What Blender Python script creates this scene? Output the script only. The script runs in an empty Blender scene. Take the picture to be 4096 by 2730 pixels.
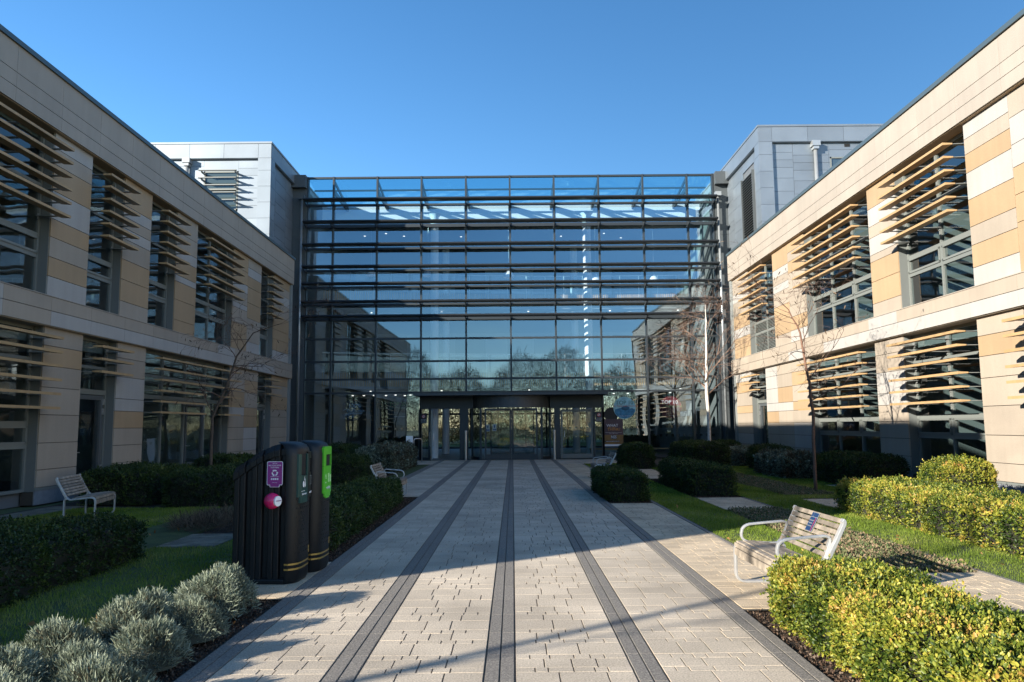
import bpy, math, random
import numpy as np
from mathutils import Vector, Matrix
random.seed(7); RNG = np.random.default_rng(7)
R = math.radians
scene = bpy.context.scene
COL = scene.collection

# ------------------------------------------------------------------ camera
cam = bpy.data.cameras.new('camera')
cam.sensor_width = 36.0
cam.lens = 36.0 * 2994.0 / 4096.0
cam.shift_y = 0.0060
cam.clip_start = 0.1; cam.clip_end = 2000
camo = bpy.data.objects.new('camera', cam); COL.objects.link(camo)
P, RO = R(6.0), 0.0087
r0 = Vector((1, 0, 0)); u0 = Vector((0, -math.sin(P), math.cos(P))); fw = Vector((0, math.cos(P), math.sin(P)))
rt = r0 * math.cos(RO) - u0 * math.sin(RO); up = u0 * math.cos(RO) + r0 * math.sin(RO)
m = Matrix((rt, up, -fw)).transposed().to_4x4(); m.translation = Vector((0, 0, 1.7))
camo.matrix_world = m
scene.camera = camo

# ------------------------------------------------------------------ sun, sky, exposure
SUN_EL = R(17.6)
SX, SY = -0.81, -0.587                      # horizontal direction towards the sun
az = math.atan2(SX, SY)
world = bpy.data.worlds.new('World'); scene.world = world; world.use_nodes = True
nt = world.node_tree; nt.nodes.clear()
sky = nt.nodes.new('ShaderNodeTexSky'); sky.sky_type = 'NISHITA'; sky.sun_disc = False
sky.sun_elevation = SUN_EL; sky.sun_rotation = -az
sky.air_density = 1.0; sky.dust_density = 0.25; sky.ozone_density = 3.2; sky.altitude = 50
hsv = nt.nodes.new('ShaderNodeHueSaturation'); hsv.inputs['Saturation'].default_value = 1.19
bg = nt.nodes.new('ShaderNodeBackground'); bg.inputs['Strength'].default_value = 0.090
out = nt.nodes.new('ShaderNodeOutputWorld')
nt.links.new(sky.outputs[0], hsv.inputs['Color']); nt.links.new(hsv.outputs[0], bg.inputs['Color']); nt.links.new(bg.outputs[0], out.inputs['Surface'])
sl = bpy.data.lights.new('sun', 'SUN'); sl.energy = 5.0; sl.angle = R(0.53); sl.color = (1.0, 0.93, 0.82)
so = bpy.data.objects.new('sun', sl); COL.objects.link(so)
sd = Vector((SX * math.cos(SUN_EL) / math.hypot(SX, SY), SY * math.cos(SUN_EL) / math.hypot(SX, SY), math.sin(SUN_EL)))
so.rotation_euler = sd.to_track_quat('Z', 'Y').to_euler(); so.location = sd * 60
scene.view_settings.view_transform = 'Standard'; scene.view_settings.look = 'None'
scene.view_settings.exposure = 1.46; scene.view_settings.gamma = 1.0
scene.view_settings.use_curve_mapping = False
cy = scene.cycles
cy.max_bounces = 8; cy.diffuse_bounces = 4; cy.glossy_bounces = 4; cy.transparent_max_bounces = 28; cy.transmission_bounces = 4
cy.caustics_reflective = False; cy.caustics_refractive = False
cy.use_denoising = True

# ------------------------------------------------------------------ helpers
def tag(o, label=None, cat=None, group=None, kind=None):
    if label: o['label'] = label
    if cat: o['category'] = cat
    if group: o['group'] = group
    if kind: o['kind'] = kind
    return o

def empty(name, loc=(0, 0, 0), rz=0.0, label=None, cat=None, group=None):
    o = bpy.data.objects.new(name, None); COL.objects.link(o)
    o.location = loc; o.rotation_euler = (0, 0, rz); o.empty_display_size = 0.2
    return tag(o, label, cat, group)

def copy_tree(o, parent=None):
    c = o.copy(); COL.objects.link(c)
    if parent is not None: c.parent = parent
    for ch in o.children: copy_tree(ch, c)
    return c

class MB:
    """collects shapes and links them as one mesh object"""
    def __init__(s): s.v = []; s.f = []; s.m = []; s.r = []; s.n = 0
    def add(s, V, F, m=0, rnd=None):
        b = s.n; V = [tuple(p) for p in V]
        s.v.extend(V); s.n += len(V)
        s.f.extend([tuple(b + i for i in f) for f in F]); s.m.extend([m] * len(F))
        s.r.extend([random.random() if rnd is None else rnd] * len(V))
    def box(s, x0, x1, y0, y1, z0, z1, m=0, rnd=None):
        x0, x1 = min(x0, x1), max(x0, x1); y0, y1 = min(y0, y1), max(y0, y1); z0, z1 = min(z0, z1), max(z0, z1)
        V = [(x0, y0, z0), (x1, y0, z0), (x1, y1, z0), (x0, y1, z0), (x0, y0, z1), (x1, y0, z1), (x1, y1, z1), (x0, y1, z1)]
        s.add(V, [(0, 3, 2, 1), (4, 5, 6, 7), (0, 1, 5, 4), (1, 2, 6, 5), (2, 3, 7, 6), (3, 0, 4, 7)], m, rnd)
    def paver(s, x0, x1, y0, y1, zb, zt, bev=0.006, m=0):
        V = [(x0, y0, zb), (x1, y0, zb), (x1, y1, zb), (x0, y1, zb)]
        q = bev * .5
        V += [(x0 + bev, y0 + q, zt), (x1 - bev, y0 + q, zt), (x1 - bev, y1 - q, zt), (x0 + bev, y1 - q, zt)]
        s.add(V, [(4, 5, 6, 7), (0, 1, 5, 4), (1, 2, 6, 5), (2, 3, 7, 6), (3, 0, 4, 7)], m)
    def quad(s, a, b, c, d, m=0, rnd=None): s.add([a, b, c, d], [(0, 1, 2, 3)], m, rnd)
    def tube(s, pts, rad, n=8, m=0, cap=True, rnd=None):
        pts = [Vector(p) for p in pts]; k = len(pts)
        rad = [rad] * k if not hasattr(rad, '__len__') else rad
        V = []; F = []; ref = None
        for i in range(k):
            t = (pts[min(i + 1, k - 1)] - pts[max(i - 1, 0)]).normalized()
            if ref is None:
                ref = Vector((0, 0, 1)) if abs(t.z) < .9 else Vector((1, 0, 0))
            a = (ref - t * ref.dot(t))
            if a.length < 1e-6: a = t.orthogonal()
            a.normalize(); ref = a; b = t.cross(a)
            for j in range(n):
                w = 2 * math.pi * j / n
                V.append(pts[i] + (a * math.cos(w) + b * math.sin(w)) * rad[i])
        for i in range(k - 1):
            for j in range(n):
                F.append((i * n + j, i * n + (j + 1) % n, (i + 1) * n + (j + 1) % n, (i + 1) * n + j))
        if cap: F += [tuple(range(n - 1, -1, -1)), tuple((k - 1) * n + j for j in range(n))]
        s.add(V, F, m, rnd)
    def prism(s, poly, axis, a0, a1, m=0, rnd=None):
        """poly of 2-D points extruded along axis ('x','y','z')"""
        n = len(poly); V = []
        for a in (a0, a1):
            for p, q in poly:
                V.append({'x': (a, p, q), 'y': (p, a, q), 'z': (p, q, a)}[axis])
        F = [(j, (j + 1) % n, n + (j + 1) % n, n + j) for j in range(n)]
        F += [tuple(range(n - 1, -1, -1)), tuple(range(n, 2 * n))]
        s.add(V, F, m, rnd)
    def lathe(s, prof, c=(0, 0, 0), n=24, m=0, axis='z'):
        V = []; F = []
        for r, z in prof:
            for j in range(n):
                w = 2 * math.pi * j / n
                p = (r * math.cos(w), r * math.sin(w), z)
                if axis == 'y': p = (p[0], z, p[1])
                if axis == 'x': p = (z, p[0], p[1])
                V.append((c[0] + p[0], c[1] + p[1], c[2] + p[2]))
        k = len(prof)
        for i in range(k - 1):
            for j in range(n):
                F.append((i * n + j, i * n + (j + 1) % n, (i + 1) * n + (j + 1) % n, (i + 1) * n + j))
        s.add(V, F, m)
    def build(s, name, mats, parent=None, smooth=False, bevel=0.0):
        me = bpy.data.meshes.new(name)
        me.from_pydata(s.v, [], s.f)
        mats = mats if isinstance(mats, (list, tuple)) else [mats]
        for x in mats: me.materials.append(x)
        me.polygons.foreach_set('material_index', s.m)
        at = me.attributes.new('rnd', 'FLOAT', 'POINT'); at.data.foreach_set('value', s.r)
        if smooth: me.polygons.foreach_set('use_smooth', [True] * len(s.f))
        me.update()
        o = bpy.data.objects.new(name, me); COL.objects.link(o)
        if parent is not None: o.parent = parent
        if bevel:
            b = o.modifiers.new('bevel', 'BEVEL'); b.width = bevel; b.segments = 2; b.limit_method = 'ANGLE'; b.angle_limit = R(40)
        return o

def np_mesh(name, V, F4, rnd, mats, parent=None, mi=None):
    """fast mesh of quads from arrays"""
    me = bpy.data.meshes.new(name)
    nv, nf = len(V), len(F4)
    me.vertices.add(nv); me.vertices.foreach_set('co', V.astype(np.float32).ravel())
    me.loops.add(nf * 4); me.polygons.add(nf)
    me.loops.foreach_set('vertex_index', F4.astype(np.int32).ravel())
    me.polygons.foreach_set('loop_start', np.arange(0, nf * 4, 4, dtype=np.int32))
    if mi is not None: me.polygons.foreach_set('material_index', mi.astype(np.int32))
    for x in (mats if isinstance(mats, (list, tuple)) else [mats]): me.materials.append(x)
    at = me.attributes.new('rnd', 'FLOAT', 'POINT'); at.data.foreach_set('value', rnd.astype(np.float32))
    me.update(calc_edges=True); me.validate()
    o = bpy.data.objects.new(name, me); COL.objects.link(o)
    if parent is not None: o.parent = parent
    return o

# ------------------------------------------------------------------ materials
def mat(name, base=(.5, .5, .5), rough=.6, metal=0.0, speck=0.0, streak=0.0, var=0.0, vscale=8.0, bump=0.0, bscale=60.0, rnd=0.0, spec=.5, rnd_col=None, coat=0.0, detail=4):
    m = bpy.data.materials.new(name); m.use_nodes = True
    t = m.node_tree; b = t.nodes['Principled BSDF']; L = t.links.new
    b.inputs['Roughness'].default_value = rough; b.inputs['Metallic'].default_value = metal
    b.inputs['Specular IOR Level'].default_value = spec; b.inputs['Coat Weight'].default_value = coat
    b.inputs['Base Color'].default_value = (*base, 1)
    tc = t.nodes.new('ShaderNodeTexCoord'); col = None
    if rnd_col:
        a = t.nodes.new('ShaderNodeAttribute'); a.attribute_name = 'rnd'
        r = t.nodes.new('ShaderNodeValToRGB'); e = r.color_ramp.elements
        e[0].color = (*rnd_col[0], 1); e[-1].color = (*rnd_col[-1], 1)
        for i, c in enumerate(rnd_col[1:-1]):
            x = e.new((i + 1) / (len(rnd_col) - 1)); x.color = (*c, 1)
        L(a.outputs['Fac'], r.inputs[0]); col = r.outputs[0]
    def mul(colsock, facsock, lo, hi):
        mr = t.nodes.new('ShaderNodeMapRange'); mr.inputs['To Min'].default_value = lo; mr.inputs['To Max'].default_value = hi
        L(facsock, mr.inputs['Value'])
        mx = t.nodes.new('ShaderNodeMix'); mx.data_type = 'RGBA'; mx.blend_type = 'MULTIPLY'; mx.inputs[0].default_value = 1
        if colsock is None: mx.inputs[6].default_value = (*base, 1)
        else: L(colsock, mx.inputs[6])
        L(mr.outputs[0], mx.inputs[7]); return mx.outputs[2]
    if rnd:
        a = t.nodes.new('ShaderNodeAttribute'); a.attribute_name = 'rnd'
        col = mul(col, a.outputs['Fac'], 1 - rnd, 1 + rnd)
    if var:
        n = t.nodes.new('ShaderNodeTexNoise'); n.inputs['Scale'].default_value = vscale; n.inputs['Detail'].default_value = detail
        L(tc.outputs['Object'], n.inputs['Vector'])
        mr = t.nodes.new('ShaderNodeMapRange'); mr.inputs['From Min'].default_value = .3; mr.inputs['From Max'].default_value = .7
        L(n.outputs['Fac'], mr.inputs['Value']); col = mul(col, mr.outputs[0], 1 - var, 1 + var)
    if streak:
        mp = t.nodes.new('ShaderNodeMapping'); mp.inputs['Scale'].default_value = (3.5, 3.5, .22)
        n = t.nodes.new('ShaderNodeTexNoise'); n.inputs['Scale'].default_value = 1.6; n.inputs['Detail'].default_value = 5
        L(tc.outputs['Object'], mp.inputs['Vector']); L(mp.outputs[0], n.inputs['Vector'])
        mr = t.nodes.new('ShaderNodeMapRange'); mr.inputs['From Min'].default_value = .35; mr.inputs['From Max'].default_value = .7
        L(n.outputs['Fac'], mr.inputs['Value']); col = mul(col, mr.outputs[0], 1 + streak * .5, 1 - streak)
    if speck:
        n = t.nodes.new('ShaderNodeTexNoise'); n.inputs['Scale'].default_value = 75; n.inputs['Detail'].default_value = 4
        L(tc.outputs['Object'], n.inputs['Vector'])
        mr = t.nodes.new('ShaderNodeMapRange'); mr.inputs['From Min'].default_value = .35; mr.inputs['From Max'].default_value = .65
        L(n.outputs['Fac'], mr.inputs['Value']); col = mul(col, mr.outputs[0], 1 - speck, 1 + speck)
    if col is not None: L(col, b.inputs['Base Color'])
    if bump:
        n = t.nodes.new('ShaderNodeTexNoise'); n.inputs['Scale'].default_value = bscale; n.inputs['Detail'].default_value = 3
        L(tc.outputs['Object'], n.inputs['Vector'])
        bp = t.nodes.new('ShaderNodeBump'); bp.inputs['Strength'].default_value = bump; bp.inputs['Distance'].default_value = .02
        L(n.outputs['Fac'], bp.inputs['Height']); L(bp.outputs[0], b.inputs['Normal'])
    return m

def leaf_mat(name, cols, trans=.35, rough=.45, spec=.4):
    m = bpy.data.materials.new(name); m.use_nodes = True
    t = m.node_tree; L = t.links.new; b = t.nodes['Principled BSDF']; o = t.nodes['Material Output']
    a = t.nodes.new('ShaderNodeAttribute'); a.attribute_name = 'rnd'
    r = t.nodes.new('ShaderNodeValToRGB'); e = r.color_ramp.elements
    e[0].color = (*cols[0], 1); e[-1].color = (*cols[-1], 1)
    for i, c in enumerate(cols[1:-1]):
        x = e.new((i + 1) / (len(cols) - 1)); x.color = (*c, 1)
    L(a.outputs['Fac'], r.inputs[0]); L(r.outputs[0], b.inputs['Base Color'])
    b.inputs['Roughness'].default_value = rough; b.inputs['Specular IOR Level'].default_value = spec
    tr = t.nodes.new('ShaderNodeBsdfTranslucent'); L(r.outputs[0], tr.inputs['Color'])
    mx = t.nodes.new('ShaderNodeMixShader'); mx.inputs[0].default_value = trans
    L(b.outputs[0], mx.inputs[1]); L(tr.outputs[0], mx.inputs[2]); L(mx.outputs[0], o.inputs['Surface'])
    return m

def glass_mat(name, tint=(.6, .7, .72), refl=.12, rcol=(1, 1, 1), wav=0.0, wscale=.7):
    m = bpy.data.materials.new(name); m.use_nodes = True
    t = m.node_tree; L = t.links.new; t.nodes.remove(t.nodes['Principled BSDF']); o = t.nodes['Material Output']
    tr = t.nodes.new('ShaderNodeBsdfTransparent'); tr.inputs[0].default_value = (*tint, 1)
    gl = t.nodes.new('ShaderNodeBsdfGlossy'); gl.inputs['Color'].default_value = (*rcol, 1); gl.inputs['Roughness'].default_value = 0.0
    fr = t.nodes.new('ShaderNodeLayerWeight'); fr.inputs['Blend'].default_value = .5      # same from both sides of the pane
    pw = t.nodes.new('ShaderNodeMath'); pw.operation = 'POWER'; pw.inputs[1].default_value = 4.0; L(fr.outputs['Facing'], pw.inputs[0])
    mr = t.nodes.new('ShaderNodeMapRange'); mr.inputs['To Min'].default_value = refl; mr.inputs['To Max'].default_value = 1
    L(pw.outputs[0], mr.inputs[0])
    mx = t.nodes.new('ShaderNodeMixShader'); L(mr.outputs[0], mx.inputs[0]); L(tr.outputs[0], mx.inputs[1]); L(gl.outputs[0], mx.inputs[2]); L(mx.outputs[0], o.inputs['Surface'])
    if wav:
        tc = t.nodes.new('ShaderNodeTexCoord'); n = t.nodes.new('ShaderNodeTexNoise'); n.inputs['Scale'].default_value = wscale; n.inputs['Detail'].default_value = 1
        L(tc.outputs['Object'], n.inputs['Vector'])
        bp = t.nodes.new('ShaderNodeBump'); bp.inputs['Strength'].default_value = 1; bp.inputs['Distance'].default_value = wav
        L(n.outputs['Fac'], bp.inputs['Height']); L(bp.outputs[0], gl.inputs['Normal'])
    return m

def emit(name, c, s):
    m = bpy.data.materials.new(name); m.use_nodes = True
    b = m.node_tree.nodes['Principled BSDF']; b.inputs['Emission Color'].default_value = (*c, 1); b.inputs['Emission Strength'].default_value = s
    b.inputs['Base Color'].default_value = (.8, .8, .8, 1)
    return m

M = {}
M['beige'] = mat('clad_beige', (.305, .258, .205), .62, speck=.06, streak=.045, var=.07, vscale=.8, rnd=.05)
M['tan'] = mat('clad_tan', (.325, .228, .134), .62, speck=.06, streak=.045, var=.07, vscale=.8, rnd=.05)
M['pale'] = mat('clad_pale', (.34, .322, .298), .6, speck=.06, streak=.045, var=.07, vscale=.8, rnd=.03)
M['fascia'] = mat('clad_fascia', (.305, .266, .222), .62, speck=.06, streak=.045, var=.07, vscale=.8, rnd=.03)
CLAD = [M['beige'], M['tan'], M['pale'], M['fascia']]
M['back'] = mat('dark_backing', (.05, .04, .03), .9)
M['coping'] = mat('slate_coping', (.07, .10, .115), .4, .3)
M['frame'] = mat('window_frame', (.165, .178, .167), .45, .1, rnd=.04)
M['reveal'] = mat('window_reveal', (.125, .135, .13), .55, rnd=.04)
M['fin'] = mat('timber_look_fin', (.36, .235, .115), .5, var=.10, vscale=5, rnd=.06)
M['arm'] = mat('fin_bracket', (.20, .21, .205), .45, .2)
M['wglass'] = glass_mat('window_glass', (.58, .68, .69), .10, wav=.006, wscale=.9)
M['iwall'] = mat('inner_wall', (.20, .215, .21), .8, var=.06, vscale=.4)
M['ifloor'] = mat('inner_floor', (.13, .135, .14), .5)
M['zinc'] = mat('zinc_cladding', (.215, .25, .285), .50, .60, var=.10, vscale=.7, rnd=.07, bump=.03, bscale=1.2)
M['zdark'] = mat('zinc_joint', (.10, .11, .12), .6)
M['slate'] = mat('slate_panel', (.075, .085, .09), .5, .2, var=.05, rnd=.05)
M['pipe'] = mat('grey_pipe', (.34, .36, .37), .35, .5)
M['curt'] = mat('curtain_wall_frame', (.035, .043, .05), .4, .3)
M['blade'] = mat('dark_blade', (.03, .034, .038), .38, .4)
M['fglass'] = glass_mat('facade_glass', (.80, .88, .92), .27, (.66, .85, 1.0), wav=.009, wscale=.45)
M['rglass'] = glass_mat('roof_glass', (.66, .86, .95), .10)
M['pglass'] = glass_mat('parapet_glass', (.50, .80, .86), .18, (.7, .95, 1.0), wav=.01, wscale=.55)
M['bglass'] = glass_mat('balustrade_glass', (.80, .88, .90), .08)
M['white'] = mat('white_paint', (.88, .89, .89), .5)
M['part'] = mat('partition_grey', (.36, .40, .42), .7)
M['timber_slat'] = mat('timber_slats', (.46, .30, .15), .6, rnd=.25)
M['ceil'] = mat('ceiling', (.28, .30, .31), .8)
M['lamp'] = emit('lit_lamp', (1, .95, .86), .75)
M['lampglass'] = mat('lamp_shade_white', (.82, .84, .85), .4)
M['steel'] = mat('brushed_steel', (.55, .55, .55), .3, .9, var=.08, vscale=20)
M['alu'] = mat('cast_aluminium', (.46, .46, .455), .40, .55, var=.10, vscale=9, bump=.05, bscale=90)
M['wood'] = mat('weathered_wood', (.215, .18, .14), .75, var=.38, vscale=9, rnd=.26, bump=.2, bscale=40)
M['bin'] = mat('black_bin_plastic', (.009, .0095, .010), .45, spec=.32, var=.15, vscale=20, bump=.08, bscale=220)
M['gold'] = mat('gold_band', (.42, .27, .07), .35, .5)
M['dgreen'] = mat('dark_green_plastic', (.014, .055, .048), .35)
M['lgreen'] = mat('lime_green_plastic', (.10, .48, .03), .3)
M['black'] = mat('black_void', (.006, .006, .006), .8)
M['pink'] = mat('pink_gloss', (.62, .015, .12), .22, coat=.4)
M['purple'] = mat('purple_sign', (.24, .022, .20), .35)
M['swhite'] = mat('sign_white', (.78, .78, .80), .5)
M['navy'] = mat('plaque_navy', (.010, .030, .085), .4)
M['red'] = mat('sign_red', (.55, .03, .03), .5)
M['paver'] = mat('stone_paver', (.44, .370, .282), .85, rnd=.08, speck=.26, var=.24, vscale=.8, bump=.22, bscale=90, detail=10)
M['paver_small'] = mat('bay_paver', (.46, .365, .25), .85, rnd=.12, speck=.26, var=.22, vscale=1.2, bump=.22, bscale=90, detail=10)
M['strip'] = mat('dark_strip_paver', (.185, .166, .142), .85, rnd=.06, speck=.35, var=.30, vscale=45, bump=.4, bscale=160)
M['joint'] = mat('joint_sand', (.10, .088, .068), .95, var=.3, vscale=20)
M['soil'] = mat('soil', (.030, .021, .015), .95, var=.45, vscale=14, bump=.9, bscale=35)
M['mulch'] = leaf_mat('bark_chips', [(.018, .012, .008), (.05, .03, .02), (.09, .055, .035), (.16, .12, .09)], 0, .8, .2)
M['turf'] = mat('turf', (.055, .075, .02), .9, var=.35, vscale=3.5, bump=.6, bscale=60)
M['grass'] = leaf_mat('grass_blades', [(.085, .135, .018), (.17, .245, .03), (.25, .31, .05), (.40, .38, .12)], .45, .55, .2)
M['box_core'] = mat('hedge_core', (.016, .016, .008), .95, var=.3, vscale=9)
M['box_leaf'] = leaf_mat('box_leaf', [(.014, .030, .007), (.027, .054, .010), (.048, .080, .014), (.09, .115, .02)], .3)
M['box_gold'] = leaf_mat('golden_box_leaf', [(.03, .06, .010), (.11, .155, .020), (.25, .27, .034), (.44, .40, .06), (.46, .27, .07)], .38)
M['lav_core'] = mat('lavender_core', (.05, .055, .04), .95)
M['lav'] = leaf_mat('lavender_leaf', [(.085, .06, .035), (.11, .12, .08), (.20, .235, .165), (.31, .34, .26)], .2, .6, .2)
M['dry'] = leaf_mat('dry_stems', [(.05, .035, .025), (.11, .08, .055), (.19, .14, .10)], .1, .8, .1)
M['cover'] = leaf_mat('sedum_leaf', [(.06, .08, .03), (.12, .15, .06), (.22, .17, .10), (.30, .20, .13)], .2, .6, .2)
M['fallen'] = leaf_mat('fallen_leaf', [(.16, .08, .03), (.30, .16, .06), (.42, .28, .14)], .2, .6, .2)
M['bark'] = mat('brown_bark', (.085, .060, .042), .85, var=.35, vscale=22, bump=.5, bscale=60)
M['twig'] = leaf_mat('twig_bark', [(.05, .035, .028), (.10, .065, .05), (.16, .10, .08)], 0, .8, .2)
M['twig_red'] = leaf_mat('reddish_twig_bark', [(.08, .052, .04), (.14, .092, .07), (.21, .145, .11)], 0, .8, .2)
M['birch'] = mat('white_birch_bark', (.62, .58, .52), .7, var=.30, vscale=9, bump=.3, bscale=30)
M['plinth'] = mat('plinth_brick', (.16, .17, .185), .8, var=.15, vscale=6)
M['far_ground'] = mat('far_ground', (.06, .085, .03), .95, var=.3, vscale=.3)
M['far_wood'] = leaf_mat('bare_wood', [(.04, .032, .02), (.09, .07, .04), (.15, .125, .065), (.20, .17, .09)], .1, .9, .1)
M['bgrass'] = mat('sunny_lawn', (.06, .11, .02), .9, var=.3, vscale=.8)
M['blind'] = mat('roller_blind', (.62, .66, .64), .8)

def text_mesh(name, body, size, loc, rot, material, parent=None, ext=.001, align='CENTER', shear=0.0, sx=1.0):
    cu = bpy.data.curves.new(name, 'FONT'); cu.body = body; cu.size = size; cu.extrude = ext; cu.align_x = align; cu.align_y = 'CENTER'; cu.shear = shear
    cu.resolution_u = 3
    o = bpy.data.objects.new(name, cu); COL.objects.link(o)
    dg = bpy.context.evaluated_depsgraph_get(); me = bpy.data.meshes.new_from_object(o.evaluated_get(dg))
    bpy.data.objects.remove(o); bpy.data.curves.remove(cu)
    me.materials.clear(); me.materials.append(material)
    t = bpy.data.objects.new(name, me); COL.objects.link(t)
    t.location = loc; t.rotation_euler = rot; t.scale = (sx, 1, 1)
    if parent is not None: t.parent = parent
    return t

# ================================================================== GROUND AND PAVING
def sheet(name, x0, x1, y0, y1, z, material):
    b = MB(); b.quad((x0, y0, z), (x1, y0, z), (x1, y1, z), (x0, y1, z))
    o = b.build(name, material); o['kind'] = 'structure'; return o

b = MB()
b.quad((-900, -900, -.04), (900, -900, -.04), (900, 900, -.04), (-900, 900, -.04))
g = b.build('ground', M['far_ground']); g['kind'] = 'structure'
sheet('soil', -10.6, 10.6, -3.0, 38.9, -.030, M['soil'])
sheet('sunny_lawn', -60, 60, 66, 140, -.020, M['bgrass'])

STRIPS = [(-2.31, -2.10), (-1.31, -1.09), (-.21, 0.0), (.83, 1.03), (1.91, 2.11)]
LANES = [(-2.095, -1.315), (-1.085, -.215), (.005, .825), (1.035, 1.905)]
def pave_rows(b, lanes, y0, y1, depths, lens, xg=.0068, yg=.0028, zt=0.0, ragged=None):
    y = y0; last = None
    while y < y1 - .02:
        d = random.choice([q for q in depths if q != last] or depths); last = d
        d = min(d, y1 - y)
        for (a, c) in lanes:
            x = a
            while x < c - .01:
                w = random.uniform(*lens[min(int(d * 10 + .5), 3)])
                if c - x - w < .09: w = c - x
                b.paver(x + xg / 2, x + w - xg / 2, y + yg / 2, y + d - yg / 2, zt - .014, zt + random.uniform(-.0012, .0012), .0022)
                x += w
        y += d
LENS = {0: (.09, .18), 1: (.09, .19), 2: (.15, .29), 3: (.21, .36)}
b = MB(); pave_rows(b, LANES, 1.0, 38.0, [.1, .2, .2, .3], LENS)
# the wider apron in front of the entrance
pave_rows(b, [(-3.45, -2.315)], 18.6, 38.0, [.1, .2, .3], LENS)
pave_rows(b, [(-6.4, -3.455)], 34.2, 38.0, [.1, .2, .3], LENS)
pave_rows(b, [(2.115, 3.05), (3.06, 5.0)], 33.6, 38.0, [.1, .2, .3], LENS)
o = b.build('path', M['paver']); o['kind'] = 'structure'
b = MB()
for (a, c) in STRIPS + [(-3.66, -3.45)]:
    y = 1.0 if a > -3 else 20.0
    while y < 38.0:
        h = (c - a) / 2
        for k in (0, 1):
            b.paver(a + k * h + .003, a + (k + 1) * h - .003, y + .0015, y + .598, -.014, .0012, .004)
        y += .6
o = b.build('path_strip', M['strip']); o['kind'] = 'structure'
b = MB()
SL = {0: (.1, .2), 1: (.18, .22), 2: (.2, .3), 3: (.2, .3)}
for (x0, x1, y0, y1) in [(2.115, 3.05, 7.15, 16.6), (2.115, 3.05, 20.1, 33.6), (4.25, 5.3, 7.0, 8.72), (4.25, 5.3, 15.3, 17.7), (4.1, 5.35, 24.1, 30.0), (6.5, 7.65, 15.4, 17.2), (7.0, 8.0, 22.6, 24.2),
                         (-3.30, -2.315, 7.75, 9.75), (8.6, 10.2, -1.5, 21.0)]:
    pave_rows(b, [(x0, x1)], y0, y1, [.1, .2], SL, xg=.006, yg=.004)
o = b.build('side_path', M['paver_small']); o['kind'] = 'structure'
b = MB()
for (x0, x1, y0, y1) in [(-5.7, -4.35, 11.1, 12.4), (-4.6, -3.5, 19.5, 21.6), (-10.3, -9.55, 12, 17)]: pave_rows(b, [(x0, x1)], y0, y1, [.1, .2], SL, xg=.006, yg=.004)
o = b.build('shade_tinted_path', mat('shade_tinted_paver', (.15, .135, .10), .9, rnd=.15, speck=.3, var=.4, vscale=3)); o['kind'] = 'structure'  # darker copy of the bay paver, left side shade put into the colour
b = MB()
for (x0, x1, y0, y1) in [(-2.32, 2.115, 1.0, 38.2), (-3.67, -2.32, 18.5, 38.2), (-6.45, -3.67, 34.1, 38.2), (2.115, 5.05, 33.5, 38.2), (2.115, 3.06, 7.1, 16.65), (2.115, 3.06, 20.05, 33.5), (4.24, 5.31, 6.95, 8.75), (4.24, 5.31, 15.25, 17.75), (4.1, 5.36, 24.05, 30.05),
                         (6.49, 7.66, 15.35, 17.25), (6.99, 8.01, 22.55, 24.25), (-3.31, -2.32, 7.7, 9.8), (-5.71, -4.34, 11.05, 12.45), (-4.61, -3.67, 19.45, 21.65), (8.59, 10.21, -1.55, 21.05), (-10.31, -9.54, 11.95, 17.05)]:
    b.quad((x0, y0, -.0065), (x1, y0, -.0065), (x1, y1, -.0065), (x0, y1, -.0065))
o = b.build('path_bed', M['joint']); o['kind'] = 'structure'
# kerb edging between lawn and bay
b = MB()
for (x0, x1, y0, y1) in [(3.06, 3.12, 7.15, 33.5), (4.19, 4.24, 6.0, 8.7), (5.31, 5.36, 6.0, 17.7), (-3.72, -3.67, 21.7, 34.1)]:
    b.box(x0, x1, y0, y1, -.04, .004)
o = b.build('kerb', M['strip']); o['kind'] = 'structure'

# ------------------------------------------------------------------ lawns
LAWNS = [(3.13, 4.18, 7.2, 33.4), (4.18, 5.3, 30.2, 33.3), (4.2, 5.3, 2.0, 6.9), (5.37, 6.45, 2.0, 30.0), (6.45, 7.7, 26.5, 29.5), (7.7, 8.55, 16.0, 30.0), (6.45, 8.0, 17.3, 18.0), (6.45, 8.5, 2.0, 8.6), (8.55, 10.3, 21.1, 36),
         (-4.25, -3.73, 20.0, 34.0), (-4.3, -3.35, 3.2, 19.4), (-6.3, -5.2, 10.2, 33.0), (-9.5, -6.3, 10.4, 16.4), (-9.5, -6.3, 23.0, 35.0), (-5.2, -4.3, 3.0, 11.0)]
b = MB()
for (x0, x1, y0, y1) in LAWNS:
    b.box(x0, x1, y0, y1, -.035, random.uniform(.0005, .003))
o = b.build('lawn', M['turf']); o['kind'] = 'structure'

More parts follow.
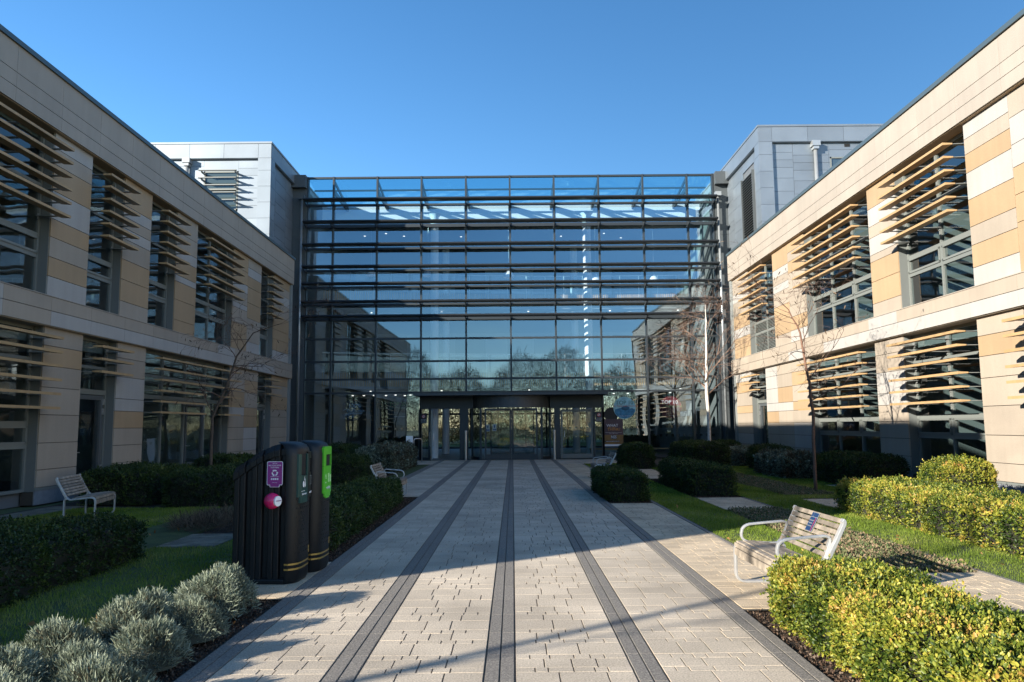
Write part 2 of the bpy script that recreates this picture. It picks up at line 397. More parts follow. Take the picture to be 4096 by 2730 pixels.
def blades(name, rects, dens, h, w, material, label=None):
    C = []
    for (x0, x1, y0, y1) in rects:
        yc = (y0 + y1) / 2
        n = int((x1 - x0) * (y1 - y0) * dens)
        ys = y0 + (y1 - y0) * RNG.random(n) ** 1.25
        C.append(np.stack([x0 + (x1 - x0) * RNG.random(n), ys, np.zeros(n)], 1))
    C = np.concatenate(C); C = C[(np.sin(C[:, 0] * 7.3 + 2 * np.sin(C[:, 1] * 4.1)) + np.sin(C[:, 1] * 6.7 + 1.5 * np.sin(C[:, 0] * 5.9)) + 1.2 * RNG.random(len(C))) > -1.15]; n = len(C)
    far = np.clip(C[:, 1] / 10, .8, 2.6)
    a = RNG.random(n) * 2 * np.pi; hh = h * (.5 + RNG.random(n)) * (.8 + .3 * np.sin(C[:, 0] * 3.1) * np.sin(C[:, 1] * 2.3)); ww = w * (.7 + .6 * RNG.random(n)) * far
    d = np.stack([np.cos(a), np.sin(a), np.zeros(n)], 1); l = np.stack([np.cos(a + 1.2 + RNG.random(n)), np.sin(a + 1.2 + RNG.random(n)), np.zeros(n)], 1)
    V = np.empty((n, 4, 3))
    V[:, 0] = C - d * ww[:, None]; V[:, 1] = C + d * ww[:, None]
    tip = C + l * (hh * (.2 + .7 * RNG.random(n)))[:, None]; tip[:, 2] += hh
    V[:, 2] = tip + d * (ww * .25)[:, None]; V[:, 3] = tip - d * (ww * .25)[:, None]
    patch = .5 + .3 * np.sin(C[:, 0] * 2.7 + 1 + np.sin(C[:, 1] * 3.3)) + .3 * np.sin(C[:, 1] * 1.9 + np.sin(C[:, 0] * 5.1))
    rnd = np.repeat(np.clip(patch * .5 + .5 * RNG.random(n), 0, 1), 4)
    o = np_mesh(name, V.reshape(-1, 3), np.arange(n * 4).reshape(-1, 4), rnd, material)
    return tag(o, label, 'grass' if label else None, None, 'stuff')
blades('grass', [r for r in LAWNS if r[3] < 20 or r[0] > 0], 2300, .038, .0035, M['grass'], 'short mown grass of the lawns between hedges and paving')

def chips(name, rects, dens, size, material, label, cat, tall=.02, flat=.5):
    C = []
    for (x0, x1, y0, y1) in rects:
        n = int((x1 - x0) * (y1 - y0) * dens)
        C.append(np.stack([x0 + (x1 - x0) * RNG.random(n), y0 + (y1 - y0) * RNG.random(n), -.028 + tall * RNG.random(n)], 1))
    C = np.concatenate(C); n = len(C)
    return leaves_from(name, C, np.tile(np.array([0, 0, 1.0]), (n, 1)), size, .55, material, flat), label, cat

def leaf_arrays(C, N, size, asp, outw, spread=.75):
    """folded oval leaves: six points and two quads each"""
    n = len(C)
    d = N * outw + RNG.normal(size=(n, 3)) * spread; d /= np.linalg.norm(d, axis=1)[:, None] + 1e-9
    q = RNG.normal(size=(n, 3)); s = np.cross(d, q); s /= np.linalg.norm(s, axis=1)[:, None] + 1e-9
    up_ = np.cross(s, d)
    L = size * (.6 + .8 * RNG.random(n)); w = L * asp * .5
    V = np.empty((n, 6, 3)); f = (up_ * (w * .45)[:, None])
    V[:, 0] = C; V[:, 3] = C + d * L[:, None]
    for k, t, sg in ((1, .30, 1), (2, .72, 1), (5, .30, -1), (4, .72, -1)):
        V[:, k] = C + d * (L * t)[:, None] + s * (w * sg * (1.0 if t < .5 else .88))[:, None] + f
    b = np.arange(n)[:, None] * 6
    F = np.concatenate([b + np.array([0, 1, 2, 3]), b + np.array([0, 3, 4, 5])], 1).reshape(-1, 4)
    return V.reshape(-1, 3), F
def leaves_from(name, C, N, size, asp, material, outw=.8, parent=None, rnd=None):
    V, F = leaf_arrays(C, N, size, asp, outw); n = len(C)
    r = np.repeat(RNG.random(n) if rnd is None else rnd, 6)
    return np_mesh(name, V, F, r, material, parent)

BEDS = [(2.12, 3.05, 2.0, 7.1), (2.12, 3.05, 16.65, 20.05), (4.2, 5.35, 17.75, 24.05), (4.2, 5.35, 30.0, 33.2), (6.4, 7.7, 8.7, 15.3), (-3.35, -2.33, 3.2, 7.7), (-3.35, -2.33, 9.8, 18.5), (-5.2, -4.3, 11.0, 11.05)]
o, lb, ct = chips('mulch', BEDS, 3000, .02, M['mulch'], 'dark bark chips covering the soil beds under the hedges', 'mulch', flat=.3)
tag(o, lb, ct, None, 'stuff')
o, lb, ct = chips('ground_cover', [(4.25, 5.3, 8.75, 15.2), (6.5, 7.65, 18.0, 26.3)], 2600, .035, M['cover'], 'low brown and green ground cover in the beds between lawns', 'ground cover', tall=.075, flat=.7)
tag(o, lb, ct, None, 'stuff')
b = [(3.13, 4.18, 7.2, 16), (5.37, 6.45, 5.0, 18), (2.2, 3.0, 4, 7), (-4.3, -3.35, 3.5, 12), (-2.9, -2.3, 3.5, 7), (6.0, 6.6, 9, 14), (-6.2, -5.2, 10.2, 14)]
C = np.concatenate([np.stack([x0 + (x1 - x0) * RNG.random(n), y0 + (y1 - y0) * RNG.random(n), np.full(n, .025)], 1) for (x0, x1, y0, y1) in b for n in [14]])
o = leaves_from('fallen_leaf_litter', C, np.tile(np.array([0, 0, 1.0]), (len(C), 1)), .075, .6, M['fallen'], .15)
tag(o, 'brown fallen leaves scattered over grass and soil', 'leaves', None, 'stuff')

# ================================================================== WINGS
ZB0, ZB1 = 4.10, 4.80           # floor band
ZF0, ZF1 = 8.76, 10.06          # fascia
CL = .14                        # cladding set back behind fascia
GL = .42                        # glass plane
def wing(sgn, root, y0, y1, up_open, lo_open, cells, bandpat, loop_lbl):
    X = lambda lx: sgn * lx
    def B(mb, a, c, *r, **k): mb.box(X(a), X(c), *r, **k)
    # backing walls around the openings (real wall thickness gives the reveals)
    wall = MB()
    def piers(opens, z0, z1):
        y = y0
        for (a, c) in sorted(opens) + [(y1, y1)]:
            if a - y > .01: B(wall, CL + .045, GL + .06, y, a, z0, z1)
            y = c
    piers(lo_open, .0, ZB0 + .002); piers(up_open, ZB1 - .002, ZF0 + .002)
    B(wall, .045, GL + .06, y0, y1, ZB0 + .005, ZB1 - .03); B(wall, .045, GL + .06, y0, y1, ZF0 + .005, ZF1)
    wall.build('wall', M['back'], root)
    # rainscreen panels
    cl = MB(); J = .007
    for (a, c, rows) in cells:
        for (z0, z1, k) in rows:
            B(cl, CL, CL + .04, a + J, c - J, z0 + J, z1 - J, m='BTW'.index(k))
    y = y0
    while y < y1 - .02:
        e = min(y + 1.68, y1) if y > y0 else y0 + ((17.2 - y0) % 1.68 or 1.68)
        for (z0, z1) in ((ZF0, 9.09), (9.09, 9.42), (9.42, ZF1 - .01)):
            B(cl, 0, .04, y + .003, e - .003, z0 + J, z1 - J, m=3)
        kk = bandpat((y + e) / 2)
        for j, (z0, z1) in enumerate(((ZB0, 4.45), (4.45, ZB1 - .02))):
            B(cl, 0, .04, y + .003, e - .003, z0 + J, z1 - J, m='BTW'.index(kk[j]))
        y = e
    # soffits under fascia and band, ledge on the band
    B(cl, .042, GL, y0, y1, ZF0 - .012, ZF0 + .004, m=1); B(cl, .042, GL, y0, y1, ZB0 - .012, ZB0 + .004, m=0)
    cl.build('cladding', CLAD, root)
    lg = MB(); B(lg, -.015, GL, y0, y1, ZB1 - .02, ZB1); lg.build('ledge', M['fascia'], root)
    cp = MB(); B(cp, -.05, .5, y0 - .03, y1 + .03, ZF1, ZF1 + .085); B(cp, -.05, -.02, y0 - .03, y1 + .03, ZF1 - .03, ZF1); cp.build('coping', M['coping'], root)
    rf = MB(); B(rf, .5, 16, y0, y1, ZF1 - .25, ZF1 - .02); rf.build('roof', M['slate'], root)
    y = y0
    for (a, c) in sorted(lo_open) + [(y1, y1)]:
        if a - y > .01:
            pl = MB(); B(pl, CL + .02, CL + .05, y, a, .0, .33); B(pl, CL + .005, CL + .05, y, a, .33, .385, m=1)
            pl.build('plinth', [M['plinth'], M['frame']], root)
        y = c
    # inside: floors, ceilings, rear wall, cross walls
    it = MB()
    B(it, GL + .1, 7, y0, y1, -.02, .28, m=1); B(it, GL + .1, 7, y0, y1, 3.75, 4.6, m=0); B(it, GL + .1, 7, y0, y1, 4.6, 4.75, m=1); B(it, GL + .1, 7, y0, y1, 8.6, 8.72, m=0)
    B(it, 6.6, 6.8, y0, y1, .28, 8.6); B(it, .05, 16, y0 + .02, y0 + .25, 0, ZF1 - .3); B(it, .05, 16, y1 - .25, y1 - .02, 0, ZF1 - .3)
    for yy in (21.3, 24.7, 30.0): B(it, GL + .45, 6.6, yy, yy + .12, .28, 8.6)
    it.build('interior', [M['iwall'], M['ifloor']], root)
    B2 = MB(); B(B2, 15.7, 16, y0, y1, 0, ZF1 - .3); B2.build('rear_wall', M['slate'], root)

    def window(a, c, z0, z1, upper, door=None, vent=False, blind=0):
        n = max(1, round((c - a) / 1.68)); w = (c - a) / n
        f = MB(); fo, fi = GL - .035, GL + .055
        ys = [a + .014 + (c - a - .028) * i / n for i in range(n + 1)]
        for i, yy in enumerate(ys):
            h = .032 if 0 < i < n else .05
            q0, q1 = (yy - h, yy + h) if 0 < i < n else ((yy, yy + .06) if i == 0 else (yy - .06, yy))
            B(f, fo, fi, q0, q1, z0, z1)
        tz = [(z0, z0 + .07), (z1 - .08, z1)]
        if upper: tz += [(5.70, 5.80), (6.20, 6.29), (7.42, 7.49)]
        elif door is None: tz += [(1.28, 1.38), (1.80, 1.90), (3.30, 3.37)]
        else: tz += [(2.62, 2.75), (3.30, 3.37)]
        for (q0, q1) in tz: B(f, fo + .004, fi - .004, a + .02, c - .02, q0, q1)
        if not door and not vent:      # opening light sashes
            for i in range(n):
                s0, s1 = ys[i] + .045, ys[i + 1] - .045
                q0, q1 = (5.80, 6.20) if upper else (1.38, 1.80)
                for (u0_, u1_, v0, v1) in ((s0, s1, q0, q0 + .055), (s0, s1, q1 - .055, q1), (s0, s0 + .06, q0, q1), (s1 - .06, s1, q0, q1)):
                    B(f, fo - .02, fi - .01, u0_, u1_, v0, v1)
        wo = f.build('window' if not door else 'glazed_bay', M['frame'], root)
        for q in ((a - .004, a + .012), (c - .012, c + .004)):
            rv = MB(); B(rv, CL + .03, GL, *q, z0, z1 - .002); rv.build('reveal', M['reveal'], wo)
        gp = MB()
        zz = sorted(tz)
        for i in range(n):
            for k in range(len(zz) - 1):
                q0, q1 = zz[k][1] - .01, zz[k + 1][0] + .01
                if vent and q1 < 6.3: continue
                if door and q1 < 2.7 and ys[i] <= door[0] < ys[i + 1]: continue
                t = random.uniform(-.004, .004); u = random.uniform(-.004, .004)
                gp.quad((X(GL + .01 + t), ys[i], q0), (X(GL + .01 - t), ys[i + 1], q0), (X(GL + .01 - t + u), ys[i + 1], q1), (X(GL + .01 + t + u), ys[i], q1))
        gp.build('pane', M['wglass'], wo)
        if vent:
            v = MB(); zc = z0 + .12
            while zc < 6.2:
                v.prism([(X(GL - .03), zc), (X(GL + .04), zc + .05), (X(GL + .04), zc + .062), (X(GL - .03), zc + .012)], 'y', a + .06, c - .06); zc += .062
            B(v, GL + .06, GL + .08, a + .03, c - .03, z0, 6.25, m=1)
            v.build('vent_louvre', [M['frame'], M['black']], wo)
        if door:
            dm = MB(); d0, d1 = door
            for (u0_, u1_, v0, v1) in ((d0, d0 + .10, .33, 2.6), (d1 - .10, d1, .33, 2.6), (d0 + .1, d1 - .1, 2.48, 2.6), (d0 + .1, d1 - .1, .33, .55)):
                B(dm, fo - .02, fi - .01, u0_, u1_, v0, v1)
            do = dm.build('door', M['slate'], root)
            gq = MB(); gq.quad((X(GL), d0 + .1, .55), (X(GL), d1 - .1, .55), (X(GL), d1 - .1, 2.48), (X(GL), d0 + .1, 2.48)); gq.build('door_pane', M['wglass'], do)
            hh = MB()
            hy = d0 + .06
            hh.tube([(X(fo - .02), hy, 1.12), (X(fo - .09), hy, 1.12), (X(fo - .09), hy + .16, 1.12)], .012, 6)
            for zc in (.6, 2.1, 2.36): B(hh, fo - .05, fo - .018, d1 - .03, d1 + .02, zc, zc + .16)
            hh.build('handle', M['steel'], do)
        # sun fins: tapered timber look blades carried by flat arms
        if upper: zr = [8.30, 7.975, 7.65, 7.325, 7.0, 6.675]
        elif door and n == 1: zr = [3.80, 3.48, 3.16]
        else: zr = [3.80, 3.478, 3.156, 2.834, 2.512, 2.19]
        p0, p1 = -.34, -.10
        for j, z in enumerate(zr):
            segs = [(a + .05, c - .02)]
            if door and n > 1 and j >= 3: segs = [(a + .05, door[0] - .05), (door[1] + .1, c - .02)]
            for (s0, s1) in segs:
                fn = MB()
                cuts = [s0] + [yy + .1 for yy in ys[1:-1] if s0 + .3 < yy < s1 - .3] + [s1]
                for k in range(len(cuts) - 1):
                    fn.prism([(X(p0), z - .03), (X(p0), z + .03), (X(p1), z + .018), (X(p1), z - .012)][::sgn], 'y', cuts[k] + .002, cuts[k + 1] - .002)
                for yy in [a + .10] + [q for q in ys[1:-1]] + [c - .12]:
                    if not s0 - .01 < yy < s1: continue
                    poly = [(X(GL - .04), yy - .09), (X(p1 + .02), yy - .045), (X(p1 + .02), yy + .045), (X(GL - .04), yy + .09)]
                    fn.prism(poly[::sgn], 'z', z - .006, z + .006, m=1)
                    B(fn, GL - .055, GL - .036, yy - .03, yy + .03, z - .07, z + .07, m=1)
                fn.build('sun_fin', [M['fin'], M['arm']], wo)
        if blind:
            bl = MB(); B(bl, GL + .12, GL + .135, a + .08, a + .08 + blind * (c - a), z0 + .1, z1 - 1.2); bl.build('blind', M['blind'], wo)
    return window

def rowsof(zs, ks): return [(zs[i], zs[i + 1], ks[i]) for i in range(len(ks))]
LZ = [.39, .79, 1.40, 2.05, 2.69, 3.19, 3.66, ZB0]
LZ2 = [.39, .78, 1.26, 1.73, 2.20, 2.54, 3.15, 3.67, ZB0]
UZ = [ZB1, 5.29, 5.75, 6.23, 6.67, 7.34, 7.99, 8.38, ZF0]
UZ2 = [ZB1, 5.26, 5.87, 6.44, 7.02, 7.33, 7.65, 7.98, ZF0]
UZ3 = [ZB1, 5.22, 5.88, 6.48, 6.69, 7.21, 7.56, 8.1, ZF0]
UZ4 = [ZB1, 5.27, 5.80, 6.24, 6.89, 7.54, 7.99, 8.36, ZF0]

# left wing (in the shade)
rl = empty('office_wing', (-10.563, 0, 0), .0077, 'shaded two storey office wing in beige and tan panels left of the path', 'building', 'panelled office wings facing the path')
upL = [(13.9, 17.22), (18.84, 20.50), (22.13, 23.87), (25.50, 28.95), (32.30, 34.10)]
loL = [(10.5, 17.21), (18.80, 20.50), (22.12, 28.90), (32.18, 34.08)]
cellsL = [
 (2.0, 10.5, rowsof(LZ, 'BBTBBTB')), (17.21, 18.80, rowsof(LZ, 'BBBBBTB')), (20.50, 22.12, rowsof(LZ2, 'BBBTWWBB')), (28.90, 30.58, rowsof(LZ2, 'BBBBWTBB')), (30.58, 32.18, rowsof(LZ2, 'BWWTTBTB')), (34.08, 36.55, rowsof(LZ2, 'BBBBBTBT')),
 (2.0, 13.9, rowsof(UZ, 'BTBWTBTB')), (17.22, 18.84, rowsof(UZ, 'WTBTWTBW')), (20.50, 22.13, rowsof(UZ2, 'BTTBWBWT')), (23.87, 25.50, rowsof(UZ3, 'TTTWTWBB')), (28.95, 30.62, rowsof(UZ3, 'TTBWBWTT')), (30.62, 32.30, rowsof(UZ4, 'WBBTTTWB')), (34.10, 36.55, rowsof(UZ4, 'WTTTBWBT'))]
def bandL(y):
    t = 'W' if (y < 15.5 or 26.5 < y < 28.5) else 'B'
    q = 'W' if (13 < y < 15.5 or 17.2 < y < 28.8 or 30.5 < y < 33.8) else 'B'
    return q + t
w = wing(-1, rl, 2.0, 36.8, upL, loL, cellsL, bandL, '')
for (a, c) in upL: w(a, c, ZB1, ZF0 - .01, True)
w(10.5, 17.21, .30, ZB0 - .01, False); w(18.80, 20.50, .30, ZB0 - .01, False, door=(18.95, 20.3)); w(22.12, 28.90, .30, ZB0 - .01, False, door=(25.6, 27.1)); w(32.18, 34.08, .30, ZB0 - .01, False, door=(32.4, 33.8))
# right wing (in the sun)
rr = empty('office_wing', (10.501, 0, 0), -.0082, 'sunlit two storey office wing in cream, ochre and white panels right of the path', 'building', 'panelled office wings facing the path')
upR = [(17.20, 20.55), (22.18, 27.31), (30.75, 34.13)]
loR = [(13.2, 15.61), (17.22, 20.57), (22.22, 27.30), (32.18, 34.25)]
cellsR = [
 (12.6, 13.2, rowsof(LZ, 'BBBBBTB')), (15.61, 17.22, rowsof(LZ, 'BBBBBTB')), (20.57, 22.22, rowsof(LZ2, 'BBBBWWBB')), (27.30, 29.10, rowsof(LZ2, 'BWWBTBTB')), (29.10, 30.75, rowsof(LZ2, 'BBBBWTBB')), (30.75, 32.18, rowsof(LZ2, 'BBBTWWWW')), (34.25, 36.6, rowsof(LZ2, 'BWBBTBTW')),
 (12.6, 15.57, rowsof([ZB1, 5.9, 6.5, 7.1, 7.6, 8.2, ZF0], 'TTTWWB')), (15.57, 17.20, rowsof(UZ4, 'WTBTWTBW')), (20.55, 22.18, rowsof(UZ3, 'BTTBWBWT')), (27.31, 28.98, rowsof(UZ4, 'WTBBBTBT')), (28.98, 30.75, rowsof(UZ2, 'BTTBWBWT')), (34.13, 36.6, rowsof(UZ4, 'TTWTBWBB'))]
def bandR(y):
    t = 'W' if 20.3 < y < 22 else 'B'
    q = 'W' if (13 < y < 20.5 or 20.3 < y < 25 or 27 < y < 28.8) else 'B'
    return q + t
w = wing(1, rr, 12.6, 36.8, upR, loR, cellsR, bandR, '')
w(17.20, 20.55, ZB1, ZF0 - .01, True, blind=.12); w(22.18, 27.31, ZB1, ZF0 - .01, True, blind=.10); w(30.75, 34.13, ZB1, ZF0 - .01, True, vent=True)
w(13.2, 15.61, .30, ZB0 - .01, False); w(17.22, 20.57, .30, ZB0 - .01, False); w(22.22, 27.30, .30, ZB0 - .01, False); w(32.18, 34.25, .30, ZB0 - .01, False, door=(32.5, 33.85))

# ================================================================== ZINC CLAD TOP STOREY BLOCKS
def zblock(sgn, Y1, c, label):
    root = empty('zinc_block', (sgn * c, Y1, 0), 0, label, 'building', 'zinc clad blocks rising behind the wings')
    X = lambda v: sgn * v
    def B(mb, a, e, *r, **k): mb.box(X(a), X(e), *r, **k)
    zt, zb, D, W = 15.35, 4.6, 24.0, 16.0
    rec = .16
    core = MB(); B(core, .05 + rec, W, rec + .05, D, zb, zt - .1); core.build('wall', M['zdark'], root)
    pn = MB(); j = .006
    # projecting frame: fascia and corner pilaster, front (-Y) and side
    x = 0.0
    while x < W:
        e = min(x + (.62 if x == 0 else 1.65), W)
        B(pn, x + j, e - j, 0, .04, zt - .78 + j, zt - .07); x = e
    z = zb
    while z < zt - .8:
        e = min(z + .78, zt - .78); B(pn, 0, .60, 0, .04, z + j, e - j)
        B(pn, 0, .04, .045, .62, z + j, e - j); z = e
    y = .04
    while y < D:
        e = min(y + 1.65, D); B(pn, 0, .04, y + j, e - j, zt - .78 + j, zt - .07); y = e
    B(pn, .60, .62, 0, rec + .05, zb, zt - .78, m=0); B(pn, .04, W, .042, rec + .06, zt - .80, zt - .775); B(pn, .042, rec + .06, .6, D, zt - .80, zt - .775); B(pn, 0.045, rec + .05, .615, .635, zb, zt - .78)
    # recessed coursed panels
    win = (1.60, 3.26, 12.05, 13.98) if sgn < 0 else (3.30, 4.9, 12.0, 13.88)
    x = .62; ci = 0
    while x < W:
        e = min(x + random.choice([1.1, 1.55, 1.65]) if x > 4 else x + (.98 if ci == 0 else 1.65), W); z = zb; ci += 1
        while z < zt - .8:
            h = random.choice([.36, .62, .62, .5]); q = min(z + h, zt - .80)
            if not (x < win[1] and e > win[0] and z < win[3] and q > win[2]):
                B(pn, x + j, e - j, rec, rec + .04, z + j, q - j)
            else:
                for (a_, e_) in ((x, min(e, win[0])), (max(x, win[1]), e)):
                    if e_ - a_ > .03: B(pn, a_ + j * .5, e_ - j * .5, rec, rec + .04, z + j, q - j)
                if q > win[3]: B(pn, max(x, win[0]), min(e, win[1]), rec, rec + .04, win[3], q - j)
            z = q
        x = e
    vent = (1.25, 2.95, 10.2, 13.7)
    y = .635
    while y < D:
        e = min(y + (.62 if y < .7 else 1.7), D); z = zb
        while z < zt - .8:
            q = min(z + random.choice([.5, .62, .75]), zt - .80)
            if not (sgn > 0 and y < vent[1] - .02 and e > vent[0] + .02 and z < vent[3] and q > vent[2]):
                B(pn, rec, rec + .04, y + j, e - j, z + j, q - j)
            z = q
        y = e
    pn.build('cladding', M['zinc'], root)
    cp = MB(); B(cp, -.03, W, -.03, D, zt - .07, zt + .02); cp.build('coping', M['zinc'], root)
    # window with outrigger fins
    f = MB(); a, e, z0, z1 = win
    for (a_, e_, q0, q1) in ((a, e, z0, z0 + .07), (a, e, z1 - .07, z1), (a, a + .07, z0, z1), (e - .07, e, z0, z1), (a, e, z0 + 1.0, z0 + 1.08)):
        B(f, a_, e_, rec - .01, rec + .06, q0, q1)
    wo = f.build('window', M['frame'], root)
    gq = MB(); gq.quad((X(a), rec + .03, z0), (X(e), rec + .03, z0), (X(e), rec + .03, z1), (X(a), rec + .03, z1)); gq.build('pane', M['wglass'], wo)
    fn = MB()
    if sgn < 0:
        for k in range(5):
            z = z1 - .10 - k * .36
            B(fn, a - .06, e + .08, -.34, -.22, z - .02, z + .02)
            for xx in (a + .03, e - .03): B(fn, xx - .015, xx + .015, -.24, rec, z - .09, z + .01)
        fn.build('sun_fin', M['arm'], wo)
        B2 = MB()
    px = 4.02 if sgn < 0 else 2.60
    pt = 14.35
    hp = MB()
    B(hp, px - .18, px + .18, -.16, rec, pt - .02, pt + .22); B(hp, px - .12, px + .12, -.12, rec, pt - .16, pt - .02)
    ho = hp.build('rain_hopper', M['pipe'], root)
    pp = MB(); pp.tube([(X(px), .02, zb + 3), (X(px), .02, pt - .1)], .085, 12); pp.build('downpipe', M['pipe'], root, smooth=True)
    if sgn > 0:
        v = MB(); z = vent[2]
        while z < vent[3]:
            v.prism([(X(.05), z), (X(rec + .02), z + .09), (X(rec + .02), z + .105), (X(.05), z + .018)], 'y', vent[0] + .05, vent[1] - .05); z += .125
        B(v, .03, rec + .03, vent[0], vent[0] + .05, vent[2], vent[3]); B(v, .03, rec + .03, vent[1] - .05, vent[1], vent[2], vent[3])
        B(v, rec + .035, rec + .05, vent[0], vent[1], vent[2], vent[3], m=1)
        v.build('vent_louvre', [M['slate'], M['black']], root)
        sv = MB(); B(sv, 4.0, 4.25, rec - .02, rec, 14.36, 14.5); sv.build('small_vent', M['black'], root)
zblock(-1, 34.7, 11.46, 'bright silvery zinc clad block above the left wing with finned window')
zblock(1, 33.2, 11.40, 'blue grey zinc clad block above the right wing with tall louvred vent')

# ================================================================== GLASS ATRIUM
FY = 39.0
at = empty('glass_atrium', (0, FY, 0), 0, 'three storey glass atrium with dark horizontal blades closing the courtyard', 'building')
def W(mb, x0, x1, y0, y1, z0, z1, **k): mb.box(x0, x1, y0 - FY, y1 - FY, z0, z1, **k)
MX = [-10.85, -9.47, -7.13, -4.77, -2.40, -.05, 2.31, 4.69, 7.06, 9.43, 10.80]
TZ = [3.46, 4.17, 5.10, 6.29, 7.35, 8.12, 9.05, 9.94, 11.12, 12.35, 13.50, 15.0]
fr = MB()
for i, x in enumerate(MX):
    z0 = 0.0 if not (-4.7 < x < 4.6) else 3.3
    W(fr, x - .045, x + .045, FY - .10, FY + .16, z0, 15.05)
    W(fr, x - .085, x + .085, FY + .02, FY + .20, 11.2, 13.5)
for z in TZ:
    h = .085 if z in (7.35, 12.35) else .05
    W(fr, MX[0], MX[-1], FY - .06, FY + .10, z - h, z + h)
W(fr, MX[0], MX[3], FY - .06, FY + .1, .02, .16); W(fr, MX[7], MX[-1], FY - .06, FY + .1, .02, .16)
fr.build('frame', M['curt'], at)
for i in range(len(MX) - 1):
    gp = MB()
    zs = [.1] + TZ if not (-4.8 < MX[i] < 4.6) else TZ
    for k in range(len(zs) - 1):
        j1, j2, j3 = (random.uniform(-.004, .004) for _ in range(3))
        x0, x1 = MX[i] + .04, MX[i + 1] - .04
        gp.quad((x0, j1, zs[k]), (x1, j2, zs[k]), (x1, j2 + j3, zs[k + 1]), (x0, j1 + j3, zs[k + 1]), m=1 if zs[k] > 13.4 else 0)
    gp.build('glazing', [M['fglass'], M['pglass']], at)
for z in (13.61, 12.41, 11.20, 10.03, 9.13, 8.18, 7.42):
    bl = MB()
    bl.prism([(-.97, z - .04), (-.92, z - .085), (-.50, z - .075), (-.44, z - .01), (-.58, z + .035), (-.92, z + .035)], 'x', -10.85, 10.80)
    for x in MX: bl.prism([(-.90, z - .05), (-.08, z - .22), (-.08, z - .05), (-.5, z)], 'x', x - .018, x + .018, m=1)
    bl.build('sun_blade', [M['blade'], M['curt']], at)
# dark side panels with downpipes
for s in (-1, 1):
    sp = MB()
    for (z0, z1) in ((0, 2.9), (2.9, 5.9), (5.9, 8.9), (8.9, 11.7), (11.7, 14.38)):
        W(sp, s * 10.87, s * 11.75, 38.85, 39.05, z0 + .006, z1 - .006)
    W(sp, s * 10.87, s * 11.75, 38.55, 39.05, 14.38, 15.05)
    W(sp, s * 10.9, s * 11.7, 39.05, 39.2, 0, 14.4)
    sp.build('side_panel', M['slate'], at)
for s in (-1, 1):
    pp = MB(); x = s * 11.05 if s < 0 else 10.96
    pp.tube([(x, -.42, 0), (x, -.42, 13.75)], .062, 12)
    po = pp.build('downpipe', M['pipe'], at, smooth=True)
    hh = MB(); W(hh, x - .15, x + .15, 38.42, 38.72, 13.7, 13.92)
    hh.build('rain_hopper', M['slate'] if s < 0 else M['pipe'], po)
# glass roof zone behind the parapet: rafters, purlins, rear posts
rf = MB()
for i, x in enumerate(MX[1:-1]): W(rf, x - .05, x + .05, 39.1, 42.6, 14.15, 14.38); 
for x in MX[1:-1]: rf.prism([(.1, 14.75), (3.6, 14.25), (3.6, 14.42), (.1, 14.92)], 'x', x - .035, x + .035)
for y, z in ((40.3, 14.72), (41.4, 14.56)): W(rf, MX[0], MX[-1], y - .05, y + .05, z - .04, z + .04)
rf.build('roof_frame', M['curt'], at)
gq = MB(); gq.quad((MX[0], .1, 14.94), (MX[-1], .1, 14.94), (MX[-1], 3.6, 14.44), (MX[0], 3.6, 14.44)); gq.build('roof_glazing', M['rglass'], at)
# inside shell
sh = MB()
W(sh, -11, 11, 39.2, 62, -.06, 0.0, m=1)                          # floor
W(sh, -11, 11, 42.6, 58, 13.95, 14.3, m=2)                          # roof slab
W(sh, -11, 11, 42.4, 42.6, 13.45, 14.42, m=4)                       # white bulkhead
W(sh, -11, 11, 42.6, 58, 13.40, 13.5, m=2)                          # ceiling
W(sh, -11.3, -10.95, 39.25, 60, 0, 14.4, m=0); W(sh, 10.95, 11.3, 39.25, 60, 0, 14.4, m=0)
W(sh, -11, 11, 57.6, 57.9, 4.0, 13.4, m=0)                          # rear wall above ground floor
W(sh, -11, -7.2, 57.6, 57.9, 0, 4.0, m=3); W(sh, 8.2, 11, 57.6, 57.9, 0, 4.0, m=3)
for x in (-7, -5.3, -3.2, -1.1, 1.0, 2.6, 4.2, 6.0, 8.0): W(sh, x - .06, x + .06, 57.6, 57.8, 0, 4.0, m=3)
W(sh, -7.2, 8.2, 57.6, 57.8, 2.55, 2.7, m=3); W(sh, -7.2, 8.2, 57.6, 57.8, 0, .12, m=3)
sh.build('interior', [M['iwall'], M['ifloor'], M['ceil'], M['curt'], M['white']], at)
